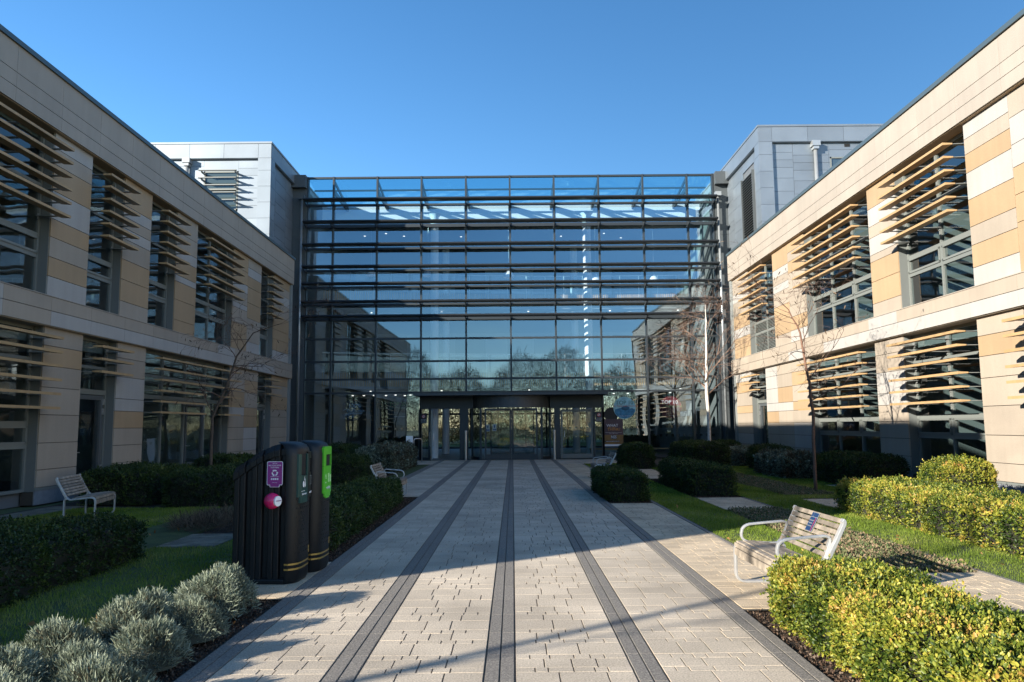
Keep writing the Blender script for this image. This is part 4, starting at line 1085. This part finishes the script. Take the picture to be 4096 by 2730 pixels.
            if ins:
                pc.lathe([(0, .0), (.032, .0), (.032, .002), (0, .002)], (fx(yc) + .017, yc - .03, .99), 14, axis='x')
                pc.add([(fx(yc) + .018, yc + .01, .95), (fx(yc) + .018, yc + .045, .97), (fx(yc) + .018, yc + .035, 1.05), (fx(yc) + .018, yc + .02, 1.0)], [(0, 1, 2, 3)])
                pc.add([(fx(yc) + .018, yc - .01, 1.03), (fx(yc) + .018, yc + .02, 1.02), (fx(yc) + .018, yc + .005, 1.075)], [(0, 1, 2)])
                strp = MB(); strp.box(fx(yc) + .015, fx(yc) + .0168, y0 + .02, y1 - .02, .918, .922); strp.build('rule', M['swhite'], ao)
                pc.build('pictogram', M['swhite'], ao)
                text_mesh('lettering', 'food waste', .036, (fx(yc) + .018, yc, .89), (R(90), 0, R(90)), M['swhite'], ao)
            else:
                pc.box(fx(yc) + .012, fx(yc) + .0155, yc - .03, yc + .03, .97, .976); pc.box(fx(yc) + .012, fx(yc) + .0155, yc - .03, yc - .024, .976, 1.06); pc.box(fx(yc) + .012, fx(yc) + .0155, yc + .024, yc + .03, .976, 1.06); pc.box(fx(yc) + .012, fx(yc) + .0155, yc - .036, yc + .036, 1.06, 1.067)
                pc.build('pictogram', M['pipe'], ao)
                text_mesh('lettering', 'landfill', .032, (fx(yc) + .016, yc, .89), (R(90), 0, R(90)), M['swhite'], ao)
    else:
        a = MB(); n_ = 10
        # lime green hood with slot
        def fx(y): t = y / (wd + .012); return .045 * (1 - abs(t) ** 3.2) - .05 * abs(t) ** 7
        y0, y1 = -.165, .165
        def strip(z0, z1, ya, yb, off, m=0):
            ys_ = np.linspace(ya, yb, 7)
            for i in range(6):
                p, q = ys_[i], ys_[i + 1]
                V = [(fx(p) - .01, p, z0), (fx(q) - .01, q, z0), (fx(q) + off, q, z0), (fx(p) + off, p, z0), (fx(p) - .01, p, z1), (fx(q) - .01, q, z1), (fx(q) + off, q, z1), (fx(p) + off, p, z1)]
                a.add(V, [(0, 3, 2, 1), (4, 5, 6, 7), (0, 1, 5, 4), (1, 2, 6, 5), (2, 3, 7, 6), (3, 0, 4, 7)], m)
        strip(.84, 1.14, y0, y1, .016); strip(1.14, 1.27, y0, y0 + .07, .018); strip(1.14, 1.27, y1 - .05, y1, .018); strip(1.27, 1.345, y0, y1, .018); strip(1.345, 1.36, y0 + .02, y1 - .02, .016); strip(.785, .80, y0 + .09, y1 - .09, .012); strip(1.14, 1.27, y0 + .07, y1 - .05, .003, 1); strip(.80, .84, y0 + .04, y1 - .04, .014); strip(1.138, 1.146, y0, y1, .017, 2)
        ao = a.build('aperture_plate', [M['lgreen'], M['black'], mat('lime_line', (.05, .25, .02), .4)], fo); ao['label'] = 'lime green recycling aperture plate'
        pc = MB()
        for k in range(3):
            w_ = k * 2.094 + .5
            pc.prism([(-.10 + .04 * math.cos(w_ - .6), 1.0 + .06 * math.sin(w_ - .6)), (-.10 + .04 * math.cos(w_ + .6), 1.0 + .06 * math.sin(w_ + .6)), (-.10 + .025 * math.cos(w_ + .6), 1.0 + .04 * math.sin(w_ + .6)), (-.10 + .025 * math.cos(w_ - .6), 1.0 + .04 * math.sin(w_ - .6))], 'x', fx(-.1) + .017, fx(-.1) + .019)
        pl_ = mat('pale_lime', (.45, .75, .35), .5); pc.build('pictogram', pl_, ao); pc = MB()
        pc.box(fx(.05) + .015, fx(.05) + .019, .0, .04, .96, 1.06); pc.box(fx(.1) + .013, fx(.1) + .019, .08, .12, .96, 1.04); pc.build('pictogram', pl_, ao)
        text_mesh('lettering', 'recycling', .045, (fx(0) + .0185, .0, .90), (R(90), 0, R(90)), M['swhite'], ao)
    lg = MB(); lg.box(.036, .0425, .13, .165, .26, .33); lg.build('maker_tag', M['gold'], fo)
    return r
BA = -.035
bd = Vector((math.cos(BA), math.sin(BA), 0)); bn = Vector((-bd.y, bd.x, 0))
p1 = Vector((-2.41, 8.66, 0)); p2 = p1 + bn * .65 + bd * .055
rbin(p1, BA, 'nearer black recycling bin with dark green food waste plate and gold bands', 'dark')
rbin(p2, BA, 'farther black recycling bin with lime green opening plate', 'lime')
# sign and gum drop on the near bin side (local -y side)
side = p1 - bn * .277
def on_side(u, z, off=.0): q = side + bd * u - bn * off; return (q.x, q.y, z)
b = MB()
def rr(w_, h_, rad, n=5):
    P_ = []
    for (cx_, cz_, a0) in ((w_ - rad, h_ - rad, 0), (-w_ + rad, h_ - rad, 90), (-w_ + rad, -h_ + rad, 180), (w_ - rad, -h_ + rad, 270)):
        for i in range(n + 1): a_ = R(a0 + 90 * i / n); P_.append((cx_ + rad * math.cos(a_), cz_ + rad * math.sin(a_)))
    return P_
b.prism(rr(.088, .13, .014), 'y', -.002, .002); b.prism(rr(.055, .016, .008), 'y', -.0018, .0018)
b.v = [(x, y, z - .135) if i >= 48 else (x, y, z) for i, (x, y, z) in enumerate(b.v)]
o = b.build('gum_sign', M['swhite']); o.location = on_side(-.215, 1.20, .012); o.rotation_euler = (0, 0, BA); tag(o, 'purple recycle your gum sign fixed to the side of the nearer bin', 'sign')
b = MB(); b.prism(rr(.082, .124, .012), 'y', -.0036, -.0021); b.prism(rr(.049, .014, .007), 'y', -.0036, -.0021); b.v = [(x, y, z - .133) if i >= 48 else (x, y, z) for i, (x, y, z) in enumerate(b.v)]
b.build('sign_face', M['purple'], o)
txt(o, 'RECYCLE YOUR', .0195, 0, .086, M['swhite']); txt(o, 'GUM HERE', .0195, 0, .063, M['swhite']); txt(o, 'recycled into new products', .0085, 0, -.035, M['swhite']); txt(o, 'gumdrop recycling', .0075, 0, -.10, M['swhite']); txt(o, 'gumdrop', .014, 0, .109, M['swhite'])
b = MB()
for k in range(3):
    w_ = R(90 + 120 * k)
    for (t0, t1) in ((-.75, .55),):
        P0 = [(.034 * math.cos(w_ + t), .005 + .034 * math.sin(w_ + t)) for t in np.linspace(t0, t1, 5)] + [(.021 * math.cos(w_ + t), .005 + .021 * math.sin(w_ + t)) for t in np.linspace(t1, t0, 5)]
        b.prism(P0, 'y', -.006, -.0038)
    b.prism([(.042 * math.cos(w_ + .5), .005 + .042 * math.sin(w_ + .5)), (.014 * math.cos(w_ + .5), .005 + .014 * math.sin(w_ + .5)), (.03 * math.cos(w_ + 1.0), .005 + .03 * math.sin(w_ + 1.0))], 'y', -.006, -.0038)
for k in range(4): b.lathe([(0, -.0038), (.010, -.0038), (.010, -.006), (0, -.006)], (-.033 + .022 * k, 0, -.062), 10, axis='y')
b.build('recycling_symbol', M['swhite'], o)
r = empty('gum_drop_bin', on_side(-.215, .905, .075), BA, 'glossy pink ball for used gum hanging on the side of the nearer bin', 'bin')
b = MB(); b.lathe([(.088 * math.sin(t), -.088 * math.cos(t)) for t in np.linspace(0.001, math.pi - .001, 26)], n=36); b.build('ball', M['pink'], r, smooth=True)
b = MB(); b.lathe([(0, .080), (.03, .0832), (.034, .0806), (0, .078)], (0, 0, 0), 20); o = b.build('slot', M['black'], r); o.scale = (1, .55, 1.0); o.rotation_euler = (R(22), 0, 0)
b = MB(); b.lathe([(0, .058), (.050, .060), (.056, .068), (.055, .084), (.0, .0895)], n=28, axis='x'); o = b.build('white_badge', M['swhite'], r, smooth=False); o.rotation_euler = (0, 0, R(-22))
t = text_mesh('lettering', 'GUMDROP', .017, (.0905 * math.cos(R(22)), -.0905 * math.sin(R(22)), .004), (R(90), 0, R(90 - 22)), M['purple'], r)

# ================================================================== HEDGES AND SHRUBS
def bumps(P_, f=2.2, ph=0.0):
    x, y, z = P_[:, 0] * f, P_[:, 1] * f, P_[:, 2] * f
    return (np.sin(x * 1.7 + 1.3 * y + ph) + np.sin(y * 2.1 - .7 * z + 2 * ph) + np.sin(z * 2.6 + x + 3 * ph) + .6 * np.sin(4.3 * x + 1) * np.sin(4.7 * y + ph)) / 3.6
def rounded_box(n, a, b_, c, rad):
    """points and normals spread over the top and sides of a rounded box of half sizes a,b and height c"""
    areas = np.array([4 * a * b_, 2 * b_ * c, 2 * b_ * c, 2 * a * c, 2 * a * c]); k = RNG.choice(5, n, p=areas / areas.sum())
    u, v = RNG.random(n) * 2 - 1, RNG.random(n) * 2 - 1
    P_ = np.empty((n, 3))
    P_[:, 0] = np.where(k == 0, u * a, np.where(k == 1, a, np.where(k == 2, -a, u * a)))
    P_[:, 1] = np.where(k == 0, v * b_, np.where(k == 3, b_, np.where(k == 4, -b_, u * b_)))
    P_[:, 2] = np.where(k == 0, c, (v * .5 + .5) * c)
    In = np.clip(P_, [-a + rad, -b_ + rad, -9], [a - rad, b_ - rad, c - rad]); D = P_ - In
    ln = np.linalg.norm(D, axis=1)[:, None] + 1e-9; N = D / ln
    return In + N * rad, N
def hedge(x0, x1, y0, y1, h, material, label, leaf=.022, dens=5200, amp=.05, rad=.14, group='clipped box hedges of the courtyard beds', name='box_hedge', rz=0):
    cx_, cy_ = (x0 + x1) / 2, (y0 + y1) / 2; a, b_ = (x1 - x0) / 2, (y1 - y0) / 2; rad = min(rad, a * .8, b_ * .8, h * .5)
    ph = random.random() * 6
    n = int((4 * a * b_ + 4 * (a + b_) * h) * dens)
    P_, N = rounded_box(n, a, b_, h, rad)
    q = bumps(P_, 2.0, ph) * amp + bumps(P_, 6.5, ph + 1) * amp * .75 + bumps(P_, 17.0, ph + 2) * amp * .35
    ax = 1 if b_ > a else 0
    cleft = lambda Q: -(1 - np.abs(np.sin(np.pi * (Q[:, ax] + .12 * np.sin(Q[:, 1 - ax] * 3 + ph) + ph) / .62))) ** 4 * amp * 1.9
    q = q + cleft(P_)
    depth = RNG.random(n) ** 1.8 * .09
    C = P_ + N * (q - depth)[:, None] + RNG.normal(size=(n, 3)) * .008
    stray = RNG.random(n) < .07; C[stray] += N[stray] * (RNG.random(stray.sum()) ** 1.5 * .075)[:, None]
    k = 4; m_ = n // k                               # leaves sit in little shoots of four
    C[:m_ * k] = np.repeat(C[:m_], k, axis=0) + (np.repeat(N[:m_], k, axis=0) * (np.tile(np.arange(k), m_) * leaf * .42 - leaf * .5)[:, None]) + RNG.normal(size=(m_ * k, 3)) * leaf * .22
    N[:m_ * k] = np.repeat(N[:m_], k, axis=0); P_[:m_ * k] = np.repeat(P_[:m_], k, axis=0); depth[:m_ * k] = np.repeat(depth[:m_], k)
    C[:, 2] = np.maximum(C[:, 2], .02)
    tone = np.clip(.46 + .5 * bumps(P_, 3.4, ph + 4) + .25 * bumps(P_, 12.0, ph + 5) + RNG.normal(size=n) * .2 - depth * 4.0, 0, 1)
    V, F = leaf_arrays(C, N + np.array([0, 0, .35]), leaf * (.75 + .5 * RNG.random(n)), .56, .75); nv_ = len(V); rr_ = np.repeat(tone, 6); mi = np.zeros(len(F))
    # dense core mesh (grid on a rounded box, pushed in)
    g_ = 14; core = []; cf = []
    def face(fn, nu, nv):
        base = len(core)
        for i in range(nu + 1):
            for j in range(nv + 1): core.append(fn(-1 + 2 * i / nu, -1 + 2 * j / nv))
        for i in range(nu):
            for j in range(nv):
                p = base + i * (nv + 1) + j; cf.append((p, p + nv + 1, p + nv + 2, p + 1))
    nx, ny, nz = max(6, int(a * 14)), max(6, int(b_ * 14)), 8
    face(lambda u, v: (u * a, v * b_, h), nx, ny)
    face(lambda u, v: (a, u * b_, (v * .5 + .5) * h), ny, nz); face(lambda u, v: (-a, u * b_, (v * .5 + .5) * h), ny, nz)
    face(lambda u, v: (u * a, b_, (v * .5 + .5) * h), nx, nz); face(lambda u, v: (u * a, -b_, (v * .5 + .5) * h), nx, nz)
    K = np.array(core); In = np.clip(K, [-a + rad, -b_ + rad, -9], [a - rad, b_ - rad, h - rad]); D = K - In; Nn = D / (np.linalg.norm(D, axis=1)[:, None] + 1e-9)
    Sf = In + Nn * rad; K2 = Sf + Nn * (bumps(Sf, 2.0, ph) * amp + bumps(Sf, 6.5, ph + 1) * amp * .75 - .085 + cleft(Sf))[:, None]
    K2[:, 2] = np.maximum(K2[:, 2], 0)
    V = np.concatenate([V, K2]); F = np.concatenate([F, np.array(cf) + nv_]); rr_ = np.concatenate([rr_, np.zeros(len(K2))]); mi = np.concatenate([mi, np.ones(len(cf))])
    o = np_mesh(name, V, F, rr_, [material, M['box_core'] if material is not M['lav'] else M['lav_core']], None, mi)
    o.location = (cx_, cy_, 0); o.rotation_euler = (0, 0, rz)
    return tag(o, label, 'hedge', group)
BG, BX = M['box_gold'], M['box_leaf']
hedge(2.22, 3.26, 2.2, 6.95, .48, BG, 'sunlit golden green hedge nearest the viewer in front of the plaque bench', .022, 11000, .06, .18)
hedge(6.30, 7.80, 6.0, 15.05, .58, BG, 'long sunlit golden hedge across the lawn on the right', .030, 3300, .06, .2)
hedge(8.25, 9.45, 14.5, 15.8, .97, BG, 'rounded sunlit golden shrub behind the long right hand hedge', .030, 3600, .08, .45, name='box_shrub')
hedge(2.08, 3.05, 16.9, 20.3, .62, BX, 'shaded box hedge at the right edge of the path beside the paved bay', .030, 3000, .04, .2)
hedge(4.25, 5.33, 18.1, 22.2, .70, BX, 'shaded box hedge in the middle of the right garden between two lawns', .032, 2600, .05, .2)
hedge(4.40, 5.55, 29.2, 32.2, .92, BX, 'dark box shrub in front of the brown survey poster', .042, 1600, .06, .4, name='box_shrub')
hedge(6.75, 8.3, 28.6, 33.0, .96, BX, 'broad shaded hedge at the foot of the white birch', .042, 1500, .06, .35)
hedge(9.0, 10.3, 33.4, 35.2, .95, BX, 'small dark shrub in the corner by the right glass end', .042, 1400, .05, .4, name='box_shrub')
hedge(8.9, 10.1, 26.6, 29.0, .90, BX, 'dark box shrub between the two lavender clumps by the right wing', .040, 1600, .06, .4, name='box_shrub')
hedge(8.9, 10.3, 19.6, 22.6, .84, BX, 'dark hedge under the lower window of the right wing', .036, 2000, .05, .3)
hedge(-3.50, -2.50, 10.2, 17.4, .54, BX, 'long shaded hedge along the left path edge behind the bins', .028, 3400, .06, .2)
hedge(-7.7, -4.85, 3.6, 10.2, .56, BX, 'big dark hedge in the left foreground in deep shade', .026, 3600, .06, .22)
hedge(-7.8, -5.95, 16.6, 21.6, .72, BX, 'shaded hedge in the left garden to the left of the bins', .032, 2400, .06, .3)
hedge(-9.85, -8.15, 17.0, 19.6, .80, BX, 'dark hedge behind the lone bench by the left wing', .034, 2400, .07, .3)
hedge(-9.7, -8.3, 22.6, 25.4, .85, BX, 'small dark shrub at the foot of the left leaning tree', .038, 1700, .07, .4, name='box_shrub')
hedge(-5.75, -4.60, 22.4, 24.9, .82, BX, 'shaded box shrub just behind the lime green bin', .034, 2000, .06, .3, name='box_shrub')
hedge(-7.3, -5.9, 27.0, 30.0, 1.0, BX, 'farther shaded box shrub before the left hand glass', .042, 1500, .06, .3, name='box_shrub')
LVG = 'grey green lavender clumps'
def lav_row(x0, x1, y0, y1, h, label): return tag(hedge(x0, x1, y0, y1, h, M['lav'], label, .06, 1900, .09, .35, LVG, 'lavender_clump'), None, 'lavender')
lav_row(-5.7, -4.25, 27.0, 33.2, .92, 'grey lavender hedge behind the left path bench')
lav_row(8.75, 10.1, 30.2, 32.8, .66, 'far grey lavender clump near the right corner of the court')
lav_row(8.3, 9.6, 22.9, 26.2, .72, 'grey lavender clump behind the slender brown tree')
def mound(x, y, rad, h, label):
    rad *= .88 * random.uniform(.94, 1.06); h *= .74
    ph = random.random() * 6; n = int(6500 * (rad / .35) ** 2)
    th = RNG.random(n) * 2 * np.pi; cz = RNG.random(n) ** .8; s = np.sqrt(1 - cz ** 2)
    N = np.stack([np.cos(th) * s, np.sin(th) * s, cz], 1)
    sc = np.array([rad, rad, h]); P_ = N * sc
    q = 1 + .20 * bumps(P_, 8.0, ph) + .12 * bumps(P_, 19.0, ph); dep = RNG.random(n) ** 2 * .22
    C = P_ * (q - dep)[:, None] * .9 * np.array([1.0 + .14 * math.sin(ph), 1.0 + .14 * math.cos(2 * ph), 1.0]); C[:, 2] += .04
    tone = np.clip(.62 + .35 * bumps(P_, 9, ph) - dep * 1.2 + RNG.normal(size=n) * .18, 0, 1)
    V, F = leaf_arrays(C, N + np.array([0, 0, .55]), .044 * random.uniform(.85, 1.2), .12, 1.1); nv_ = len(V); nf_ = len(F); rr_ = np.repeat(tone, 6)
    nu, nv = 20, 8; K = []; cf = []
    for i in range(nv + 1):
        for j in range(nu):
            a_ = 2 * math.pi * j / nu; e_ = i / nv * math.pi / 2
            K.append((math.cos(a_) * math.cos(e_) * rad * .72, math.sin(a_) * math.cos(e_) * rad * .72, math.sin(e_) * h * .74 + .02))
    for i in range(nv):
        for j in range(nu): cf.append((i * nu + j, i * nu + (j + 1) % nu, (i + 1) * nu + (j + 1) % nu, (i + 1) * nu + j))
    V = np.concatenate([V, np.array(K)]); F = np.concatenate([F, np.array(cf) + nv_]); rr_ = np.concatenate([rr_, np.zeros(len(K))])
    o = np_mesh('lavender_plant', V, F, rr_, [M['lav'], M['lav_core']], None, np.concatenate([np.zeros(nf_), np.ones(len(cf))])); o.location = (x, y, 0)
    return tag(o, label, 'lavender', 'lavender mounds in the sunny bed by the bins')
mound(-2.72, 7.05, .44, .52, 'largest lavender mound right beside the nearer bin')
mound(-2.60, 6.25, .30, .40, 'lavender mound at the path edge in front of the largest mound')
mound(-3.05, 6.45, .26, .42, 'small lavender tuft tucked behind the row of mounds')
mound(-3.00, 5.95, .34, .44, 'lavender mound in the back line, third from the bins')
mound(-2.62, 5.55, .33, .40, 'lavender mound at the path edge, second from the bins')
mound(-3.20, 5.45, .32, .40, 'lavender mound at the back with grass behind it')
mound(-2.80, 5.02, .34, .38, 'lavender mound in the middle of the foreground cluster')
mound(-2.48, 4.66, .34, .36, 'lavender mound nearest the path at the bottom edge')
mound(-3.22, 4.86, .36, .40, 'leftmost lavender mound at the bottom left corner')
mound(-2.92, 4.42, .36, .36, 'foremost lavender mound cut by the bottom edge')
# dry shrub patch
n = 2600; a_ = RNG.random(n) * 2 * np.pi; rr0 = np.sqrt(RNG.random(n)); C = np.stack([rr0 * np.cos(a_) * .75, rr0 * np.sin(a_) * .9, .02 + .18 * RNG.random(n) * (1 - rr0 ** 2)], 1)
o = leaves_from('dry_shrub', C, np.stack([np.cos(a_) * .4, np.sin(a_) * .4, np.ones(n) * .6], 1), .24, .025, M['dry'], .8); o.location = (-5.15, 13.4, 0); tag(o, 'low leafless tangle of dry brown stems left of the bins', 'shrub')
n = 500; a_ = RNG.random(n) * 2 * np.pi; rr0 = np.sqrt(RNG.random(n)); C = np.stack([rr0 * np.cos(a_) * .3, rr0 * np.sin(a_) * .3, .02 + .05 * RNG.random(n)], 1)
o = leaves_from('dry_shrub', C, np.stack([np.cos(a_) * .3, np.sin(a_) * .3, np.ones(n)], 1), .22, .03, M['dry'], 1.0); o.location = (4.75, 5.9, 0); tag(o, 'small dry grass tuft at the right edge behind the golden hedge', 'shrub')

# ================================================================== TREES
def twigs(mb, p, d, L, rad, depth, spread=.6, gravity=0.0, n=3, minr=.004):
    d = d.normalized(); pts = [p]; q = p.copy(); k = 4; dd = d.copy()
    for i in range(k):
        dd = (dd + Vector((random.gauss(0, .10), random.gauss(0, .10), random.gauss(0, .08) + gravity))).normalized(); q = q + dd * L / k; pts.append(q.copy())
    mb.tube(pts, [max(minr * .5, rad * (1 - .55 * i / k)) for i in range(k + 1)], 5 if rad > .012 else 3, cap=False)
    if depth <= 0: return [q]
    tips = []
    for j in range(n):
        i = random.choice([1, 2, 3, 4]) if j else 4
        ax = Vector((random.gauss(0, 1), random.gauss(0, 1), random.gauss(0, .6))); ax = (ax - dd * ax.dot(dd)).normalized()
        nd = (dd + ax * random.uniform(.5, 1.2) * spread).normalized()
        tips += twigs(mb, pts[i], nd, L * random.uniform(.55, .8), max(minr, rad * .55), depth - 1, spread, gravity, n, minr)
    return tips
def tree(loc, path, radii, trunk_m, twig_m, label, branches, depth, n, spread, leafy=0, grav=.0, seed=1, lenf=(1.0, 1.4), group=None, name='bare_tree', nb=7, minr=.004):
    random.seed(seed)
    r = empty(name, loc, 0, label, 'tree', group)
    pts = []
    P_ = [Vector(p) for p in path]
    for i in range(len(P_) - 1):
        for t in (0, .33, .67): pts.append(P_[i].lerp(P_[i + 1], t) + Vector((random.gauss(0, .012), random.gauss(0, .012), 0)) * (1 if i else 0))
    pts.append(P_[-1]); rs = list(np.interp(np.linspace(0, len(path) - 1, len(pts)), range(len(path)), radii))
    b = MB(); b.tube(pts, rs, nb); b.build('trunk', trunk_m, r, smooth=True)
    c = MB(); tips = []
    for (f, az_, el_, L) in branches:
        i = f * (len(pts) - 1); i0 = int(i); p = pts[i0].lerp(pts[min(i0 + 1, len(pts) - 1)], i - i0)
        d = Vector((math.cos(az_) * math.cos(el_), math.sin(az_) * math.cos(el_), math.sin(el_)))
        tips += twigs(c, p, d, L, max(minr * 1.6, rs[i0] * .45), depth, spread, grav, n, minr)
    c.build('crown', twig_m, r)
    if leafy and tips:
        T = np.array([tuple(t) for t in tips]); k = min(len(T), leafy); T = T[RNG.choice(len(T), k, replace=False)]
        leaves_from('leaves', T, np.tile(np.array([0, 0, -1.0]), (k, 1)), .10, .22, M['dry'], 1.3, r)
    return r
# slender brown tree on the right lawn
br = [(f, random.Random(i).uniform(0, 6.28), random.Random(i + 50).uniform(.1, .9), random.Random(i + 99).uniform(.7, 1.15)) for i, f in enumerate(np.linspace(.38, 1.0, 17))]
tree((7.57, 19.0, 0), [(0, 0, -.05), (.0, 0, 1.0), (.02, 0, 1.95), (-.09, 0, 3.1), (-.2, 0, 4.0), (-.45, 0, 4.6), (-.75, 0, 4.9)], [.046, .042, .040, .032, .024, .014, .006], mat('russet_bark', (.16, .085, .055), .8, var=.3, vscale=25), M['twig'], 'slender brown leafless tree leaning left on the right lawn', br, 3, 3, .8, 220, -.01, seed=11, minr=.003)
# white birch in front of the right glass end
br = [(.38 + .02 * k, 2 * math.pi * k / 7 + .3, .65, 1.55) for k in range(7)] + [(f, random.Random(i + 7).uniform(0, 6.28), random.Random(i + 70).uniform(.3, 1.0), 1.15 - .5 * (f - .5)) for i, f in enumerate(np.linspace(.5, 1.0, 13))]
tree((9.27, 35.5, 0), [(0, 0, -.05), (-.03, 0, 1.6), (-.06, 0, 3.2), (-.02, 0, 4.6), (-.0, 0, 6.2), (.02, 0, 7.4)], [.085, .08, .075, .055, .035, .01], M['birch'], M['twig_red'], 'young white trunked birch with reddish twigs before the right glass end', br, 4, 3, .75, 300, .0, seed=5, minr=.0042)
# leaning tree in front of the left wing
br = [(f, random.Random(i + 17).uniform(0, 6.28), random.Random(i + 170).uniform(.0, .9), random.Random(i + 9).uniform(.6, 1.1)) for i, f in enumerate(np.linspace(.36, 1.0, 16))]
tree((-8.79, 22.0, 0), [(0, 0, -.05), (.0, 0, 1.0), (.0, 0, 2.0), (.36, 0, 2.9), (.66, 0, 3.8), (1.1, 0, 4.5), (2.0, 0, 4.8)], [.05, .046, .042, .034, .026, .016, .006], M['bark'], M['twig'], 'slender leafless tree leaning right in front of the left wing', br, 3, 3, .8, 220, -.02, seed=21, minr=.003)
# a bare tree standing past the near end of the left wing: its shadow crosses the path
br = [(f, random.Random(i + 31).uniform(0, 6.28), random.Random(i + 13).uniform(.5, 1.1), 1.6) for i, f in enumerate(np.linspace(.45, 1.0, 9))]
tree((-12.6, -3.1, 0), [(0, 0, -.1), (.05, 0, 2.5), (-.05, 0, 5.0), (.1, 0, 7.5), (.05, 0, 9.5)], [.075, .07, .06, .04, .012], M['bark'], M['twig'], 'thin bare tree past the near end of the left wing', br, 2, 3, .6, 0, 0, seed=41)
random.seed(99)

# far woods beyond the atrium and behind the viewer (seen through and mirrored in the glass)
def wood(name, x0, x1, y0, y1, h0, h1, n, label, size, pw=1.35, material=None):
    xs = x0 + (x1 - x0) * RNG.random(n); ys = y0 + (y1 - y0) * RNG.random(n)
    top = h0 + (h1 - h0) * (.5 + .28 * np.sin(xs * .21) + .22 * np.sin(xs * .63 + 1)); z = top * RNG.random(n) ** pw
    C = np.stack([xs, ys, z], 1); N = np.tile(np.array([0, 0, 1.0]), (n, 1))
    o = leaves_from(name, C, N, size, .028, material or M['far_wood'], 1.0)
    return tag(o, label, 'woodland', None, 'stuff')
wood('woodland', -40, 40, 71, 79, 6, 11, 90000, 'sunlit bare woodland seen through the doors beyond the building', 1.1)
wood('woodland', -80, 70, -75, -58, 9, 17, 110000, 'bare woodland skyline mirrored in the atrium glass', 1.3, .85, leaf_mat('backlit_wood', [(.015, .013, .008), (.035, .028, .016), (.06, .05, .028)], .05, .9, .1))  # same wood in darker tones: its backlit side is put into the colour
